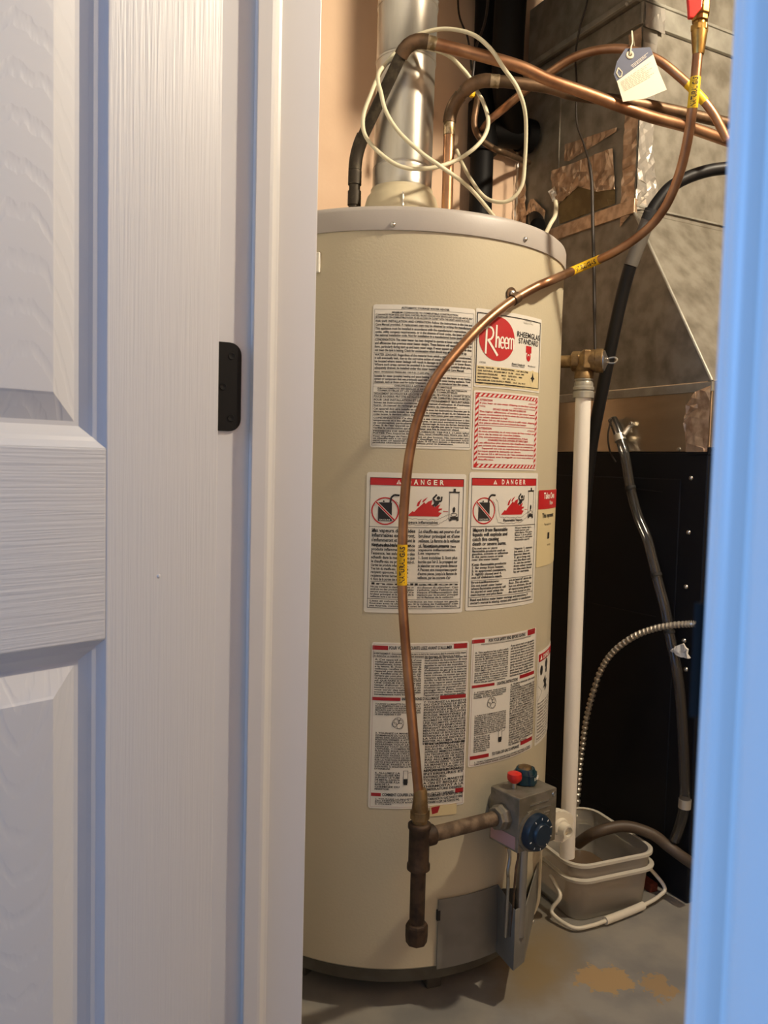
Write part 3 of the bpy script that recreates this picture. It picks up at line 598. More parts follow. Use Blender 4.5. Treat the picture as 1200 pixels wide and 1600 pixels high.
# -- labels 4 and 5: danger labels
def danger(px, fr, hd, lang, name):
    lab, bx = sticker('danger_label', px, name, rad=.004)
    x0, y1, x1, y0 = bx; m = (fr[0][0] - x0 + x1 - fr[1][0]) / 2
    fx0, fx1 = fr[0][0], fr[1][0]; fy1, fy0 = fr[0][1], fr[1][1]; fw_ = fx1 - fx0; fh = fy1 - fy0
    X = lambda f: fx0 + f * fw_
    Y = lambda f: fy1 - f * fh
    K, R, WH_ = Print(), Print(), Print()
    hb = .058
    R.rect((fx0, fy1), (fx1, Y(hb))); K.frame((fx0, fy1), (fx1, fy0), .0008)
    for i_, ch in enumerate('DANGER'): WH_.text(ch, X(.41 + i_ * .068), Y(.047), fh * .036, w=fw_ * .042, font=BOLD, align='c')
    t0 = X(.30); WH_.poly([(t0 - .0042, Y(.048)), (t0 + .0042, Y(.048)), (t0, Y(.014))]); R2 = Print(); R2.line((t0, Y(.025)), (t0, Y(.038)), .0011); R2.disc((t0, Y(.044)), .0007, .0007, 8)
    pt, pb = hb, .375; PYf = lambda f: Y(pt + (pb - pt) * f)
    K.line((fx0, Y(pb)), (fx1, Y(pb)), .0008)
    # prohibition ring over a fuel can
    cx, cy = X(.165), PYf(.62); rr = fw_ * .145; K.rect((cx - rr * .5, cy + rr * .62), (cx + rr * .48, cy - rr * .72))
    K.pline([(cx + rr * .35, cy + rr * .6), (cx + rr * .42, cy + rr * 1.0), (cx + rr * .62, cy + rr * 1.18), (cx + rr * 1.0, cy + rr * 1.15)], .003); K.disc((cx - rr * .12, cy + rr * .7), .0015, .0015, 10)
    R.ring((cx, cy), rr, rr, .0022)
    R3 = Print(); R3.line((cx - rr * .7, cy + rr * .68), (cx + rr * .7, cy - rr * .66), .0024); W2 = Print(); W2.line((cx - rr * .68, cy + rr * .66), (cx + rr * .68, cy - rr * .64), .0042)
    W2.text('GASOLINE', cx - rr * .42, cy - rr * .68, .0025, w=rr * .8)
    # fire
    fz = [(475, 525), (530, 472), (548, 482), (585, 440), (640, 392), (655, 372), (672, 392), (700, 366), (745, 350), (735, 405), (758, 392), (770, 430), (805, 408), (838, 392), (815, 440), (862, 438), (815, 478), (858, 486), (818, 528)]
    fl = [((a - 62) / 1043, (b - 200) / 450) for a, b in fz]
    for tng in ([(572, 420), (585, 378), (628, 338), (612, 378), (598, 418)], [(632, 372), (648, 348), (694, 318), (672, 350), (645, 376)], [(838, 455), (862, 446), (848, 462)]):
        R.poly([(X((a - 62) / 1043), PYf((b - 200) / 450)) for a, b in tng])
    R.poly([(X(a), PYf(b)) for a, b in fl])
    # figure waving its arms
    mx, my = X(.72), PYf(.28); u_ = fw_ * .03
    K.disc((mx, my), u_ * .62, u_ * .62, 16); K.pline([(mx - u_ * 1.9, my - u_ * 2.8), (mx - u_ * .9, my - u_ * 1.6), (mx - u_ * 1.9, my - u_ * .2), (mx - u_ * .6, my + u_ * 1.2)], u_ * .62)
    K.pline([(mx - u_ * .9, my - u_ * 1.4), (mx + u_ * 1.1, my - u_ * 1.1), (mx + u_ * 1.25, my + u_ * .5)], u_ * .55); K.poly([(mx - u_ * 1.5, my - u_ * 1.0), (mx + u_ * .6, my - u_ * .8), (mx + u_ * .1, my - u_ * 2.2), (mx - u_ * 1.2, my - u_ * 3.2)])
    # heater
    hx0, hx1 = X(.84), X(.95); K.frame((hx0, PYf(.14)), (hx1, PYf(.80)), .0008); K.rect((X(.885), PYf(.05)), (X(.91), PYf(.12))); K.rect((X(.835), PYf(.12)), (X(.955), PYf(.145)))
    K.poly([(X(.885), PYf(.62)), (X(.88), PYf(.53)), (X(.895), PYf(.48)), (X(.91), PYf(.53)), (X(.905), PYf(.62))]); K.ring((X(.895), PYf(.68)), fw_ * .038, fh * .014, .001, 20); K.rect((X(.855), PYf(.73)), (X(.94), PYf(.79))); K.rect((X(.845), PYf(.80)), (X(.87), PYf(.83))); K.rect((X(.925), PYf(.80)), (X(.95), PYf(.83)))
    R.poly([(X(.775), PYf(.60)), (X(.79), PYf(.585)), (X(.785), PYf(.60)), (X(.83), PYf(.60)), (X(.83), PYf(.612)), (X(.785), PYf(.612)), (X(.79), PYf(.63))])
    # drifting vapour outline
    def wav(pts, k=5, amp=.0009):
        out = []
        for (a, b), (c, d) in zip(pts, pts[1:]):
            for i in range(k): t = i / k; out.append((X(a + (c - a) * t), PYf(b + (d - b) * t) + amp * sin(i * 2.5)))
        return out + [(X(pts[-1][0]), PYf(pts[-1][1]))]
    K.pline(wav([(.315, .33), (.345, .40), (.36, .60), (.38, .78), (.55, .80), (.72, .80), (.79, .72), (.85, .67)]), .0005)
    K.pline(wav([(.27, .37), (.305, .45), (.325, .75), (.36, .92), (.52, .94), (.71, .93), (.77, .86), (.86, .74)]), .0005)
    # text
    if lang == 'f':
        K.text('Vapeurs inflammables', X(.37), PYf(.90), .0042, w=fw_ * .35, font=BOLD)
        c1 = [(.03, .385, .485, .53, 4, "     Les vapeurs de liquides inflammables exploseront, s'enflammeront et causeront la mort ou des brulures graves.", BOLD), (.03, .50, .485, .655, 5, "Ne pas utiliser et entreposer de produits inflammables, comme l'essence, les solvants ou des adhesifs dans la meme piece que le chauffe-eau ou pres de celui-ci.", REG), (.03, .655, .42, .79, 5, "Gardez les produits inflammables: 1. Tres loin du chauffe-eau, 2. Dans des recipients approuves, 3. Dans des recipients fermes hermetiquement, 4. Hors de la portee des enfants.", REG)]
        c2 = [(.52, .385, .97, .53, 4, "Le chauffe-eau est pourvu d'un bruleur principal et d'une veilleuse. La flamme de la veilleuse : 1. Est toujours presente", REG), (.52, .505, .93, .585, 3, "2. Enflammera les vapeurs inflammables. Les vapeurs:", REG), (.52, .59, .95, .775, 6, "1. Sont invisibles 2. Sont plus lourdes que l'air 3. Se propagent sur le plancher sur une grande distance 4. Peuvent etre transportees a partir d'autres pieces, jusqu'a la flamme de veilleuse, par les courants d'air", REG)]
        c3 = [(.03, .80, .97, .822, 1, 'Installation', REG), (.03, .825, .485, .92, 5, "Ne pas installer le chauffe-eau dans un endroit ou des produits inflammables seront stockes ou utilises, sauf si le bruleur principal et la flamme de la veilleuse sont a au moins 18 po", REG), (.52, .825, .97, .92, 5, "au-dessus du plancher. Ceci reduira, sans l'eliminer, le risque d'inflammation des vapeurs par le bruleur principal ou la flamme de la veilleuse.", REG), (.025, .935, .975, .99, 3, "Lisez et suivez les instructions et les mises en garde fournies avec le chauffe-eau. Si la notice de l'utilisateur n'est pas fournie, communiquez avec le detaillant ou le fabricant.", REG)]
    else:
        K.text('Flammable Vapors', X(.43), PYf(.89), .0042, w=fw_ * .31, font=BOLD)
        c1 = [(.03, .385, .50, .53, 4, "     Vapors from flammable liquids will explode and catch fire causing death or severe burns.", BOLD), (.03, .535, .52, .645, 5, "Do not use or store flammable products such as gasoline, solvents or adhesives in the same room or area near the water heater.", BOLD), (.03, .66, .50, .785, 5, "Keep flammable products: 1. far away from heater, 2. in approved containers, 3. tightly closed and 4. out of children's reach.", BOLD)]
        c2 = [(.62, .385, .95, .50, 6, "Water heater has a main burner and pilot flame. The pilot flame: 1. is on all the time and 2. will ignite flammable vapors.", REG), (.62, .55, .97, .76, 9, "Vapors: 1. cannot be seen, 2. are heavier than air, 3. go a long way on the floor and 4. can be carried from other rooms to the main flame by air currents.", REG)]
        c3 = [(.03, .80, .40, .822, 1, 'Installation:', BOLD), (.03, .825, .50, .92, 4, "Do not install water heater where flammable products will be stored or used unless the main burner and pilot flame", BOLD), (.55, .80, .97, .92, 5, "are at least 18\" above the floor. This will reduce, but not eliminate, the risk of vapors being ignited by the main burner or pilot.", REG), (.025, .935, .975, .985, 2, "Read and follow water heater warnings and instructions. If owner's manual is missing, contact the retailer or manufacturer.", BOLD)]
    for a, b, c, d, n, t, fo in c1 + c2 + c3: K.block(t, (X(a), Y(b)), (X(c), Y(d)), n, font=BOLD, fill=.86 if fo is BOLD else .8, just=(lang == 'f'))
    K.line((X(.03), Y(.795)), (X(.97), Y(.795)), .0006); K.line((fx0, Y(.928)), (fx1, Y(.928)), .0007)
    tx = X(.055); K.poly([(tx - .0045, Y(.415)), (tx + .0045, Y(.415)), (tx, Y(.385))])
    R.build('red_print', 'redink', lab, I1); K.build('black_print', 'ink', lab, I2); W2.build('slash_border', 'sticker', lab, I2 + .0002); R3.build('red_slash', 'redink', lab, I3); WH_.build('white_lettering', 'whiteink', lab, I2); R2.build('triangle_mark', 'redink', lab, I3)
    return lab
danger([(573, 738.5), (728.5, 740), (722, 956), (569, 957)], (q(578.5, 745.5), q(718.5, 950)), None, 'f', 'French danger sticker with red banner behind the copper tube')
danger([(732.5, 740), (840, 737), (833.5, 941), (727.5, 955)], (q(737, 746.5), q(830.5, 936.5)), None, 'e', 'English danger sticker with red banner beside the white pipe')

# -- labels 6 and 7: lighting instructions
def lighting(px, bars, blocks, titles, dia, tub, name, boxes):
    lab, bx = sticker('lighting_label', px, name, rad=.004); x0, y1, x1, y0 = bx
    K, R, P_ = Print(), Print(), Print(); m = .003
    P_.frame((x0 + m, y1 - m), (x1 - m, y0 + m), .0005)
    for a, b in bars:
        R = Print(); R.rect(q(*a), q(*b)); R.build('red_bar', 'darkred', lab, I1)
    for t, a, b, hpx in titles:
        A_, B_ = q(*a), q(*b); K.text(t, A_[0], (A_[1] + B_[1]) / 2, hpx * .00107, w=B_[0] - A_[0], font=BOLD)
    for t, a, b, n in blocks: K.block(t, q(*a), q(*b), n, font=BOLD, fill=.82)
    for a, b in boxes: K.frame(q(*a), q(*b), .0004)
    a, b = q(*dia[0]), q(*dia[1]); cx, cy = (a[0] + b[0]) / 2, (a[1] + b[1]) / 2; rr = abs(a[1] - b[1]) / 2
    for k, (ox, oy, r_) in enumerate(((0, .1, .8), (-.2, .3, .4), (.25, -.3, .45), (-.5, -.1, .35), (.1, .65, .25), (.3, .3, .3))): K.ring((cx + ox * rr, cy + oy * rr), rr * r_, rr * r_, .0006, 18)
    a, b = q(*tub[0]), q(*tub[1]); K.frame((a[0], a[1]), (b[0], b[1] + .005), .0007); K.rect((a[0] + .001, (a[1] + b[1]) / 2 - .001), (b[0] - .001, b[1] + .002))
    K.pline([(b[0], a[1] - .004), (b[0] + .006, a[1] - .003), (b[0] + .008, a[1] + .002)], .0005)
    K.build('black_print', 'ink', lab, I2); P_.build('border_line', 'pinksticker', lab, I1)
FR1 = "A. Cet appareil est muni d'une veilleuse qui doit etre allumee manuellement. Suivez ces instructions a la lettre. B. Avant d'allumer la veilleuse, reniflez tout autour de l'appareil pour deceler une odeur de gaz. Reniflez pres du plancher, car certains gaz sont plus lourds que l'air et peuvent s'accumuler au niveau du sol. QUE FAIRE SI VOUS SENTEZ UNE ODEUR DE GAZ: Ne pas tenter d'allumer d'appareil. Ne touchez a aucun interrupteur; ne pas vous servir des telephones se trouvant dans le batiment. Appelez immediatement votre fournisseur"
FR2 = "de gaz depuis un voisin. Suivez les instructions du fournisseur. Si vous ne pouvez rejoindre le fournisseur, appelez le service des incendies. C. Ne poussez ou tournez la manette d'admission du gaz qu'a la main; ne jamais utiliser d'outil. Si la manette reste coincee, ne tentez pas de la reparer; appelez un technicien qualifie. Le fait de forcer la manette ou de la reparer peut declencher une explosion ou un incendie. D. N'utilisez pas cet appareil s'il a ete plonge dans l'eau, meme partiellement. Faites inspecter l'appareil par un technicien qualifie."
FR3 = "TOURNEZ LA MANETTE DU THERMOSTAT A LA TEMPERATURE LA PLUS BASSE. 1. ARRETEZ! LISEZ LES INSTRUCTIONS DE SECURITE SUR LA PORTION SUPERIEURE. 2. TOURNEZ LA MANETTE DU GAZ DANS LE SENS HORAIRE A OFF"
FR4 = "3. TOURNEZ LA MANETTE DE COMMANDE DU GAZ DANS LE SENS DES AIGUILLES SUR LA POSITION FERMEE. 4. ATTENDEZ CINQ (5) MINUTES POUR LAISSER ECHAPPER TOUT LE GAZ. RENIFLEZ TOUT AUTOUR DE L'APPAREIL, Y COMPRIS PRES DU PLANCHER, POUR DECELER UNE ODEUR DE GAZ. SI C'EST LE CAS, ARRETEZ! PASSEZ A L'ETAPE B DES INSTRUCTIONS DE SECURITE SUR LA PORTION SUPERIEURE DE CETTE ETIQUETTE. S'IL N'Y A PAS D'ODEUR, PASSEZ A L'ETAPE SUIVANTE. 5. ENLEVEZ LA PORTE EXTERIEURE"
FR5 = "7. TOURNEZ LA MANETTE DU GAZ DANS LE SENS ANTIHORAIRE SUR LA POSITION PILOT ET ENFONCEZ LE BOUTON ROUGE. MAINTENEZ LE BOUTON ENFONCE ET ALLUMEZ LA VEILLEUSE AVEC UNE ALLUMETTE. GARDEZ LE BOUTON ENFONCE PENDANT ENVIRON UNE MINUTE APRES L'ALLUMAGE. RELACHEZ LE BOUTON QUI REVIENDRA A SA POSITION. LA VEILLEUSE DEVRAIT RESTER ALLUMEE. SI ELLE S'ETEINT, REPETEZ LES ETAPES"
FR6 = "SI LE BOUTON NE SE SOULEVE PAS LORSQU'IL EST RELACHE, ARRETEZ ET APPELEZ IMMEDIATEMENT UN TECHNICIEN QUALIFIE. SI LA VEILLEUSE NE RESTE PAS ALLUMEE APRES PLUSIEURS ESSAIS, TOURNEZ LA MANETTE A OFF ET APPELEZ LE TECHNICIEN OU LE FOURNISSEUR DE GAZ."
lighting([(579.5, 1004.5), (732, 1000), (725.5, 1252), (577, 1266)],
    [((582.4, 1008), (606.4, 1015.6)), ((709, 1005.5), (729.3, 1012)), ((581.5, 1088.5), (625.7, 1095)), ((687.5, 1086.6), (727.5, 1089.4)), ((579.8, 1238), (595, 1244)), ((711, 1231.5), (723.5, 1237))],
    [("AVERTISSEMENT: Quiconque ne respecte pas a la lettre les instructions dans la presente notice risque de declencher un incendie ou une explosion entrainant des dommages, des blessures ou la mort.", (584, 1018.5), (727, 1024.5), 2),
     (FR1, (586, 1028), (657, 1087), 16), (FR2, (663.5, 1026), (727, 1084), 16), (FR3, (586.5, 1097.5), (657, 1118), 6), (FR4, (586.5, 1143), (652, 1203), 17), ("6. ALLUMEZ LA VEILLEUSE EN SUIVANT LE TUBE DE METAL JUSQU'A LA VEILLEUSE A LA BASE DE LA CHEMINEE DU RESERVOIR.", (586, 1205), (624, 1235), 8), (FR5, (662, 1095), (726, 1159), 17), (FR6, (664, 1160.5), (724, 1200), 11), ("REPLACEZ LES PORTES INTERIEURES ET EXTERIEURES. TOURNEZ LA MANETTE A ON ET REGLEZ LE THERMOSTAT A LA TEMPERATURE DESIREE.", (661.5, 1202), (723, 1230), 7),
     ("1. TOURNEZ LA MANETTE DU THERMOSTAT A LA POSITION LA PLUS BASSE. 2. COUPEZ", (586, 1246), (648, 1257.5), 4), ("TOURNEZ LE BOUTON DE COMMANDE DU GAZ DANS LE SENS HORAIRE A OFF. NE FORCEZ PAS.", (666, 1241), (722, 1250), 3)],
    [("POUR VOTRE SECURITE LISEZ AVANT D'ALLUMER", (608, 1015), (706, 1012.5), 5), ("INSTRUCTIONS D'ALLUMAGE", (628, 1094), (685.5, 1092.5), 4.6), ("COMMENT COUPER L'ADMISSION DU GAZ DE L'APPAREIL", (597, 1243.5), (709, 1238.5), 4.6)],
    ((611, 1119.5), (633, 1142)), ((630, 1204), (637, 1228)), 'French lighting instruction sticker with red bars behind the copper tube', [((583, 1017.5), (728, 1025))])
EN1 = "A. This appliance has a pilot which must be lighted by hand. When lighting the pilot, follow these instructions exactly. B. BEFORE LIGHTING smell all around the appliance area for gas. Be sure to smell next to the floor because some gas is heavier than air and will settle on the floor. WHAT TO DO IF YOU SMELL GAS. Do not try to light any appliance. Do not touch any electric switch; do not use any phone in your building. Immediately call your gas supplier from a neighbor's phone. Follow the gas supplier's instructions."
EN2 = "If you cannot reach your gas supplier, call the fire department. C. Use only your hand to push in or turn the gas control knob. Never use tools. If the knob will not push in or turn by hand, don't try to repair it, call a qualified service technician. Force or attempted repair may result in a fire or explosion. D. Do not use this appliance if any part has been under water. Immediately call a qualified service technician to inspect the appliance."
EN4 = "2. TURN THE THERMOSTAT CONTROL KNOB FULLY CLOCKWISE TO ITS LOWEST SETTING. 3. WAIT FIVE (5) MINUTES TO CLEAR OUT ANY GAS. THEN SMELL FOR GAS, INCLUDING NEAR THE FLOOR. IF YOU SMELL GAS, STOP! FOLLOW B IN THE SAFETY INFORMATION ABOVE. IF NO GAS IS SMELLED, GO TO THE NEXT STEP. 4. REMOVE THE OUTER AND INNER DOORS BELOW THE CONTROL"
EN5 = "6. TURN KNOB ON GAS CONTROL COUNTERCLOCKWISE TO PILOT POSITION. 7. DEPRESS AND HOLD THE RED BUTTON WHILE THE PILOT IS LIT WITH A MATCH. KEEP DEPRESSED ABOUT ONE MINUTE AFTER PILOT IS LIT. RELEASE BUTTON AND IT WILL POP BACK UP. PILOT SHOULD REMAIN LIT. IF IT GOES OUT, REPEAT STEPS. IF BUTTON DOES NOT POP UP WHEN RELEASED, STOP AND IMMEDIATELY CALL YOUR SERVICE TECHNICIAN. IF THE PILOT WILL NOT STAY LIT AFTER SEVERAL TRIES, TURN THE KNOB TO OFF AND CALL YOUR SERVICE TECHNICIAN OR GAS SUPPLIER. 8. REPLACE INNER AND OUTER DOORS. 9. TURN GAS CONTROL KNOB COUNTERCLOCKWISE TO FULL ON. SET THERMOSTAT TO DESIRED SETTING."
lighting([(735.5, 997.5), (837, 980), (831.5, 1165), (732, 1202)],
    [((737.5, 1000), (757, 1003.8)), ((824, 984.3), (835, 989.5)), ((736.5, 1071.2), (772, 1070.5)), ((811.5, 1055), (833.5, 1052.5)), ((733.8, 1182), (763, 1182)), ((812.6, 1158.5), (830.5, 1155.5))],
    [("WARNING: If you do not follow these instructions exactly, a fire or explosion may result causing property damage, personal injury or loss of life.", (752, 1007), (828, 994.5), 2), (EN1, (742, 1018.5), (792, 1060), 14), (EN2, (797.5, 1007), (832, 1047), 12), ("1. STOP! READ THE SAFETY INFORMATION ABOVE ON THIS LABEL. TURN OFF ELECTRIC POWER TO THE APPLIANCE.", (740, 1081), (790, 1084), 4), (EN4, (741, 1117.5), (789, 1140), 11), ("5. FIND PILOT BY FOLLOWING THE METAL TUBE FROM GAS CONTROL. THE PILOT IS BETWEEN THE BURNER AND THE FLUE OPENING.", (740, 1151), (764, 1172), 8), (EN5, (797, 1068), (831, 1150), 26), ("1. TURN THERMOSTAT KNOB TO LOWEST SETTING. 2. TURN GAS CONTROL KNOB CLOCKWISE TO OFF. DO NOT FORCE.", (740, 1190), (827, 1169), 2)],
    [("FOR YOUR SAFETY READ BEFORE LIGHTING", (763, 1003.5), (820, 992.5), 5), ("LIGHTING INSTRUCTIONS", (776, 1070), (808, 1063), 4.8), ("TO TURN OFF GAS TO APPLIANCE", (768, 1179), (810, 1168), 4.8)],
    ((759, 1089), (776, 1108)), ((778, 1140), (783, 1160)), 'English lighting instruction sticker with red bars above the gas valve', [((751, 1006), (828.5, 994))])
# -- labels 8 and 9 at the flank
e0 = q(841, 768); lab, bx = sticker('ownership_label', [(841, 767), (871.5, 763), (867, 876), (837.5, 886)], 'beige sticker with red heading on the flank near the white pipe', 'sticker_beige', rad=.003)
R_, K, WI = Print(), Print(), Print(); x0, y1, x1, y0 = bx; zr = q(842, 796)[1]
R_.rect((x0, y1), (x1, zr)); WI.text('Take Own', x0 + .022, y1 - .016, .011, font=BOLD); WI.text('Now', x0 + .055, y1 - .028, .008)
K.text('This represents', x0 + .018, zr - .016, .008, font=BOLD); K.text('The manufacturer', x0 + .03, zr - .031, .004); K.rect((x0 + .05, zr - .045), (x0 + .062, zr - .057)); K.text('warranty', x0 + .05, zr - .07, .004)
R_.build('red_heading', 'redink', lab, I1); WI.build('white_lettering', 'whiteink', lab, I2); K.build('printed_text', 'ink', lab, I1)
lab, bx = sticker('burn_label', [(840.5, 1016), (860, 1004), (855.5, 1144), (834.5, 1159)], 'narrow danger sticker with scald pictograms beside the pipe', rad=.003)
R_, K, WI = Print(), Print(), Print(); x0, y1, x1, y0 = bx; w = x1 - x0; h = y1 - y0
R_.rect((x0 + .005, y1 - .005), (x1 - .003, y1 - .019)); WI.text('DANGER', x0 + .030, y1 - .0165, .008, font=BOLD); WI.poly([(x0 + .012, y1 - .0165), (x0 + .024, y1 - .0165), (x0 + .018, y1 - .0075)])
K.frame((x0 + .005, y1 - .019), (x1 - .003, y0 + .006), .0006)
K.disc((x0 + .022, y1 - .038), .008, .010, 8); K.disc((x0 + .055, y1 - .030), .010, .010, 7); K.disc((x0 + .055, y1 - .042), .007, .007, 6); K.poly([(x0 + .05 + (.016 if i % 2 else .007) * cos(i * pi / 6), y1 - .068 + (.016 if i % 2 else .007) * sin(i * pi / 6)) for i in range(12)])
K.pline([(x0 + .008, y1 - .066), (x0 + .03, y1 - .080), (x0 + .008, y1 - .094)], .0006)
K.block("Hot water can cause severe burns or death. Children, disabled and elderly are at highest risk of being scalded. See instruction manual before setting temperature at water heater. Feel water before bathing or showering. Temperature limiting valves are available, see manual. Instruct every user.", (x0 + .008, y1 - .097), (x1 - .006, y0 + .008), 12)
R_.build('red_heading', 'redink', lab, I1); WI.build('white_lettering', 'whiteink', lab, I2); K.build('printed_text', 'ink', lab, I1)
# torn sticker remains
lab, bx = sticker('torn_sticker', [(672, 1259), (714, 1254), (712, 1268), (671, 1279)], 'torn remains of a small sticker beside the flare nut', 'sticker_beige', rad=.002, off=.0009)
R_ = Print(); R_.poly([(bx[0] + .002, bx[1] - .003), (bx[0] + .018, bx[1] - .001), (bx[0] + .014, bx[3] + .006), (bx[0] + .004, bx[3] + .004)]); R_.build('red_scrap', 'darkred', lab, .0013)
REG.done(); BOLD_KEEP = BOLD   # regular glyph source removed, bold kept for the pipe markers

# ------------------------------------------------------------------ gas control valve (part of the heater)
thv = q(817, 1275, TR + .064)[0] / (TR + .064); tv = Vector((cos(thv), sin(thv), 0)); nv = Vector((sin(thv), -cos(thv), 0))
vo = cyl(thv, 0); vz0, vz1 = None, None
def VP(t, n, z): return Vector((vo.x, vo.y, 0)) + tv * t + nv * n + Z * z
nfront = .098; yv = (vo + nv * nfront).y
vz1 = PY(798, 1238, yv).z; vz0 = PY(798, 1322, yv).z; vzc = (vz0 + vz1) / 2
gv = MB(); hw = .046
prof = [(-hw, vz0), (hw, vz0), (hw, vz1 - .002), (hw - .002, vz1), (-hw + .002, vz1), (-hw, vz1 - .002)]
gv.prism([VP(a, .030, b) for a, b in prof], nv * (nfront - .030))
valve = gv.build('gas_valve', 'cast', WH, bevel=.003); valve['label'] = 'cast grey gas control valve body'
MB().lathe([(.022, -.004), (.022, .034)], VP(0, 0, vzc), nv, 24).build('valve_shank', 'cast', valve, smooth=True)
# dial on the front
dc = PN(832, 1297, nv, VP(0, nfront, 0).dot(nv)); rd = .031
MB().lathe([(rd + .004, 0), (rd + .004, .004), (rd, .005)], dc, nv, 40).build('dial_plate', 'cast', valve, smooth=True)
dial = MB().lathe([(rd, .004), (rd + .0005, .012), (rd - .002, .018), (rd * .62, .0195), (rd * .60, .023), (rd * .55, .025), (0, .0245)], dc, nv, 40).build('temperature_dial', 'navy', valve, smooth=True, ang=30)
dial['label'] = 'round dark blue temperature dial'
for k in range(9):
    a = radians(200 + 35 * k); p = dc + nv * .0188 + (tv * cos(a) + Z * sin(a)) * rd * .82; d = (tv * cos(a) + Z * sin(a)); e = nv.cross(d)
    MB().box(p - d * .0018 - e * .0007, d * .0036, e * .0014, nv * .0006).build('dial_mark', 'whiteink', dial)
# embossed lines on the face
for k, (a, b, z) in enumerate(((-.020, .026, .018), (-.026, .030, .028), (-.008, .028, .037), (-.004, .026, .042))):
    MB().box(VP(a, nfront, vz1 - z), tv * (b - a), nv * .0012, Z * .0016).build('embossed_line', 'screw', valve)
MB().lathe([(.004, 0), (.0035, .0015), (0, .002)], VP(hw - .008, nfront, vz1 - .010), nv, 12).build('face_screw', 'screw', valve, smooth=True)
# red reset button and teal gas knob on top
rb = VP(-.020, .060, vz1)
MB().tube([rb, rb + Z * .012], .004, 10).build('button_stem', 'screw', valve, smooth=True)
b_ = MB().lathe([(.007, .010), (.012, .015), (.0128, .020), (.0118, .026), (.006, .0285), (0, .029)], rb, Z, 24).build('pilot_button', 'redplastic', valve, smooth=True); b_['label'] = 'red pilot reset button'
kb = VP(.014, .052, vz1)
kn = MB(); prof = []
for i in range(48):
    a = 2 * pi * i / 48; r_ = .021 + (.003 if (i // 4) % 3 == 0 else 0); prof.append((cos(a) * r_, sin(a) * r_))
for z0, z1, s0_, s1_ in ((.002, .018, 1.0, .96), (.018, .026, .86, .72)):
    lo = [kb + tv * a * s0_ + nv * b * s0_ + Z * z0 for a, b in prof]; hi = [kb + tv * a * s1_ + nv * b * s1_ + Z * z1 for a, b in prof]; n = 48
    kn.add(lo + hi, [tuple(range(n - 1, -1, -1)), tuple(range(n, 2 * n))] + [(i, (i + 1) % n, (i + 1) % n + n, i + n) for i in range(n)])
k_ = kn.build('gas_knob', 'teal', valve, smooth=True, ang=35); k_['label'] = 'scalloped dark teal gas knob'
MB().lathe([(.012, .026), (.011, .029), (.004, .031), (0, .031)], kb, Z, 20).build('knob_cap', 'brass_old', k_, smooth=True)
for k in range(5):
    a = radians(250 + 22 * k); p = kb + (tv * cos(a) - nv * sin(a)) * .0208 + Z * .009
    MB().box(p, tv * .003, nv * .0008, Z * .005).build('knob_mark', 'whiteink', k_)
# inlet boss, sticker on the side
inl = VP(-hw, .062, PY(776, 1275, VP(-hw, .062, 0).y).z); iz = inl.z
MB().lathe([(.022, -.002), (.022, .010), (.019, .014), (.019, .020)], inl, -tv, 8).build('inlet_hub', 'cast', valve, bevel=.001)
MB().box(VP(-hw - .0006, .034, vz0 + .004), nv * .058, tv * .0005, Z * .022).build('side_sticker', 'pinksticker', valve)
# burner feed tube, thermocouple, pilot tube down into the burner compartment
zt_ = .13
MB().tube([VP(.012, .055, vz0 + .002), VP(.012, .055, zt_)], .0095, 16).build('burner_tube', 'steel', WH, smooth=True)
MB().tube([VP(-.024, .055, vz0 + .002), VP(-.024, .055, vz0 - .012)], .006, 6).build('pilot_nut', 'brass', WH)
MB().tube(smooth_path([VP(-.024, .055, vz0 - .01), VP(-.02, .056, vz0 - .03), VP(-.024, .056, vz0 - .055), VP(-.016, .05, vz0 - .08), VP(-.012, .045, zt_)]), .003, 8).build('pilot_tube', 'steel', WH, smooth=True)
MB().tube(smooth_path([VP(-.008, .06, vz0 + .002), VP(-.006, .062, vz0 - .03), VP(-.009, .06, vz0 - .06), VP(-.004, .05, zt_)]), .002, 8).build('thermocouple', 'copper_old', WH, smooth=True)
# burner access shield: plate that leaves the tank towards its right end
tl_ = q(684, 1404); bl_ = q(681, 1512); th0 = tl_[0] / TR; zt0 = tl_[1]; zb0_ = bl_[1]
th1 = q(777, 1450, TR + .005)[0] / (TR + .005)
vs, fs = [], []; nst = 10; sh = []
for i in range(nst + 1):
    th = th0 + (th1 - th0) * i / nst; sh.append((cyl(th, 0, TR + .005), zt0, zb0_))
pc = PZ(802, 1517, zb0_); pr = PZ(819, 1503, zb0_ + .004); pe2 = cyl(q(838, 1440)[0] / TR, 0, TR + .001)
ztc = PY(808, 1423, pc.y).z
sh.append((Vector((pc.x, pc.y, 0)), ztc, zb0_)); sh.append((Vector((pr.x, pr.y, 0)), ztc - .002, zb0_ + .004)); sh.append((pe2, ztc - .006, zb0_ + .03))
for p, t, b in sh:
    d = (Vector((TC.x, TC.y, 0)) - p).normalized() * .0025
    vs += [p + Z * b, p + Z * t, p + d + Z * t, p + d + Z * b]
for i in range(len(sh) - 1):
    a = i * 4; fs += [(a, a + 4, a + 5, a + 1), (a + 1, a + 5, a + 6, a + 2), (a + 2, a + 6, a + 7, a + 3), (a + 3, a + 7, a + 4, a)]
fs += [(0, 1, 2, 3), tuple(len(vs) - 4 + k for k in (3, 2, 1, 0))]
s_ = MB().add(vs, fs).build('burner_shield', 'bracket', WH, smooth=True, ang=25); s_['label'] = 'bent grey burner access shield'
for th_, zz in ((th0 - .006, (zt0 + zb0_) / 2 + .025),):
    MB().box(cyl(th_, zz), Vector((cos(th_), sin(th_), 0)) * .006, Vector((sin(th_), -cos(th_), 0)) * .005, Z * .018).build('shield_clip', 'rubber', WH)
pth = q(832, 1445)[0] / TR
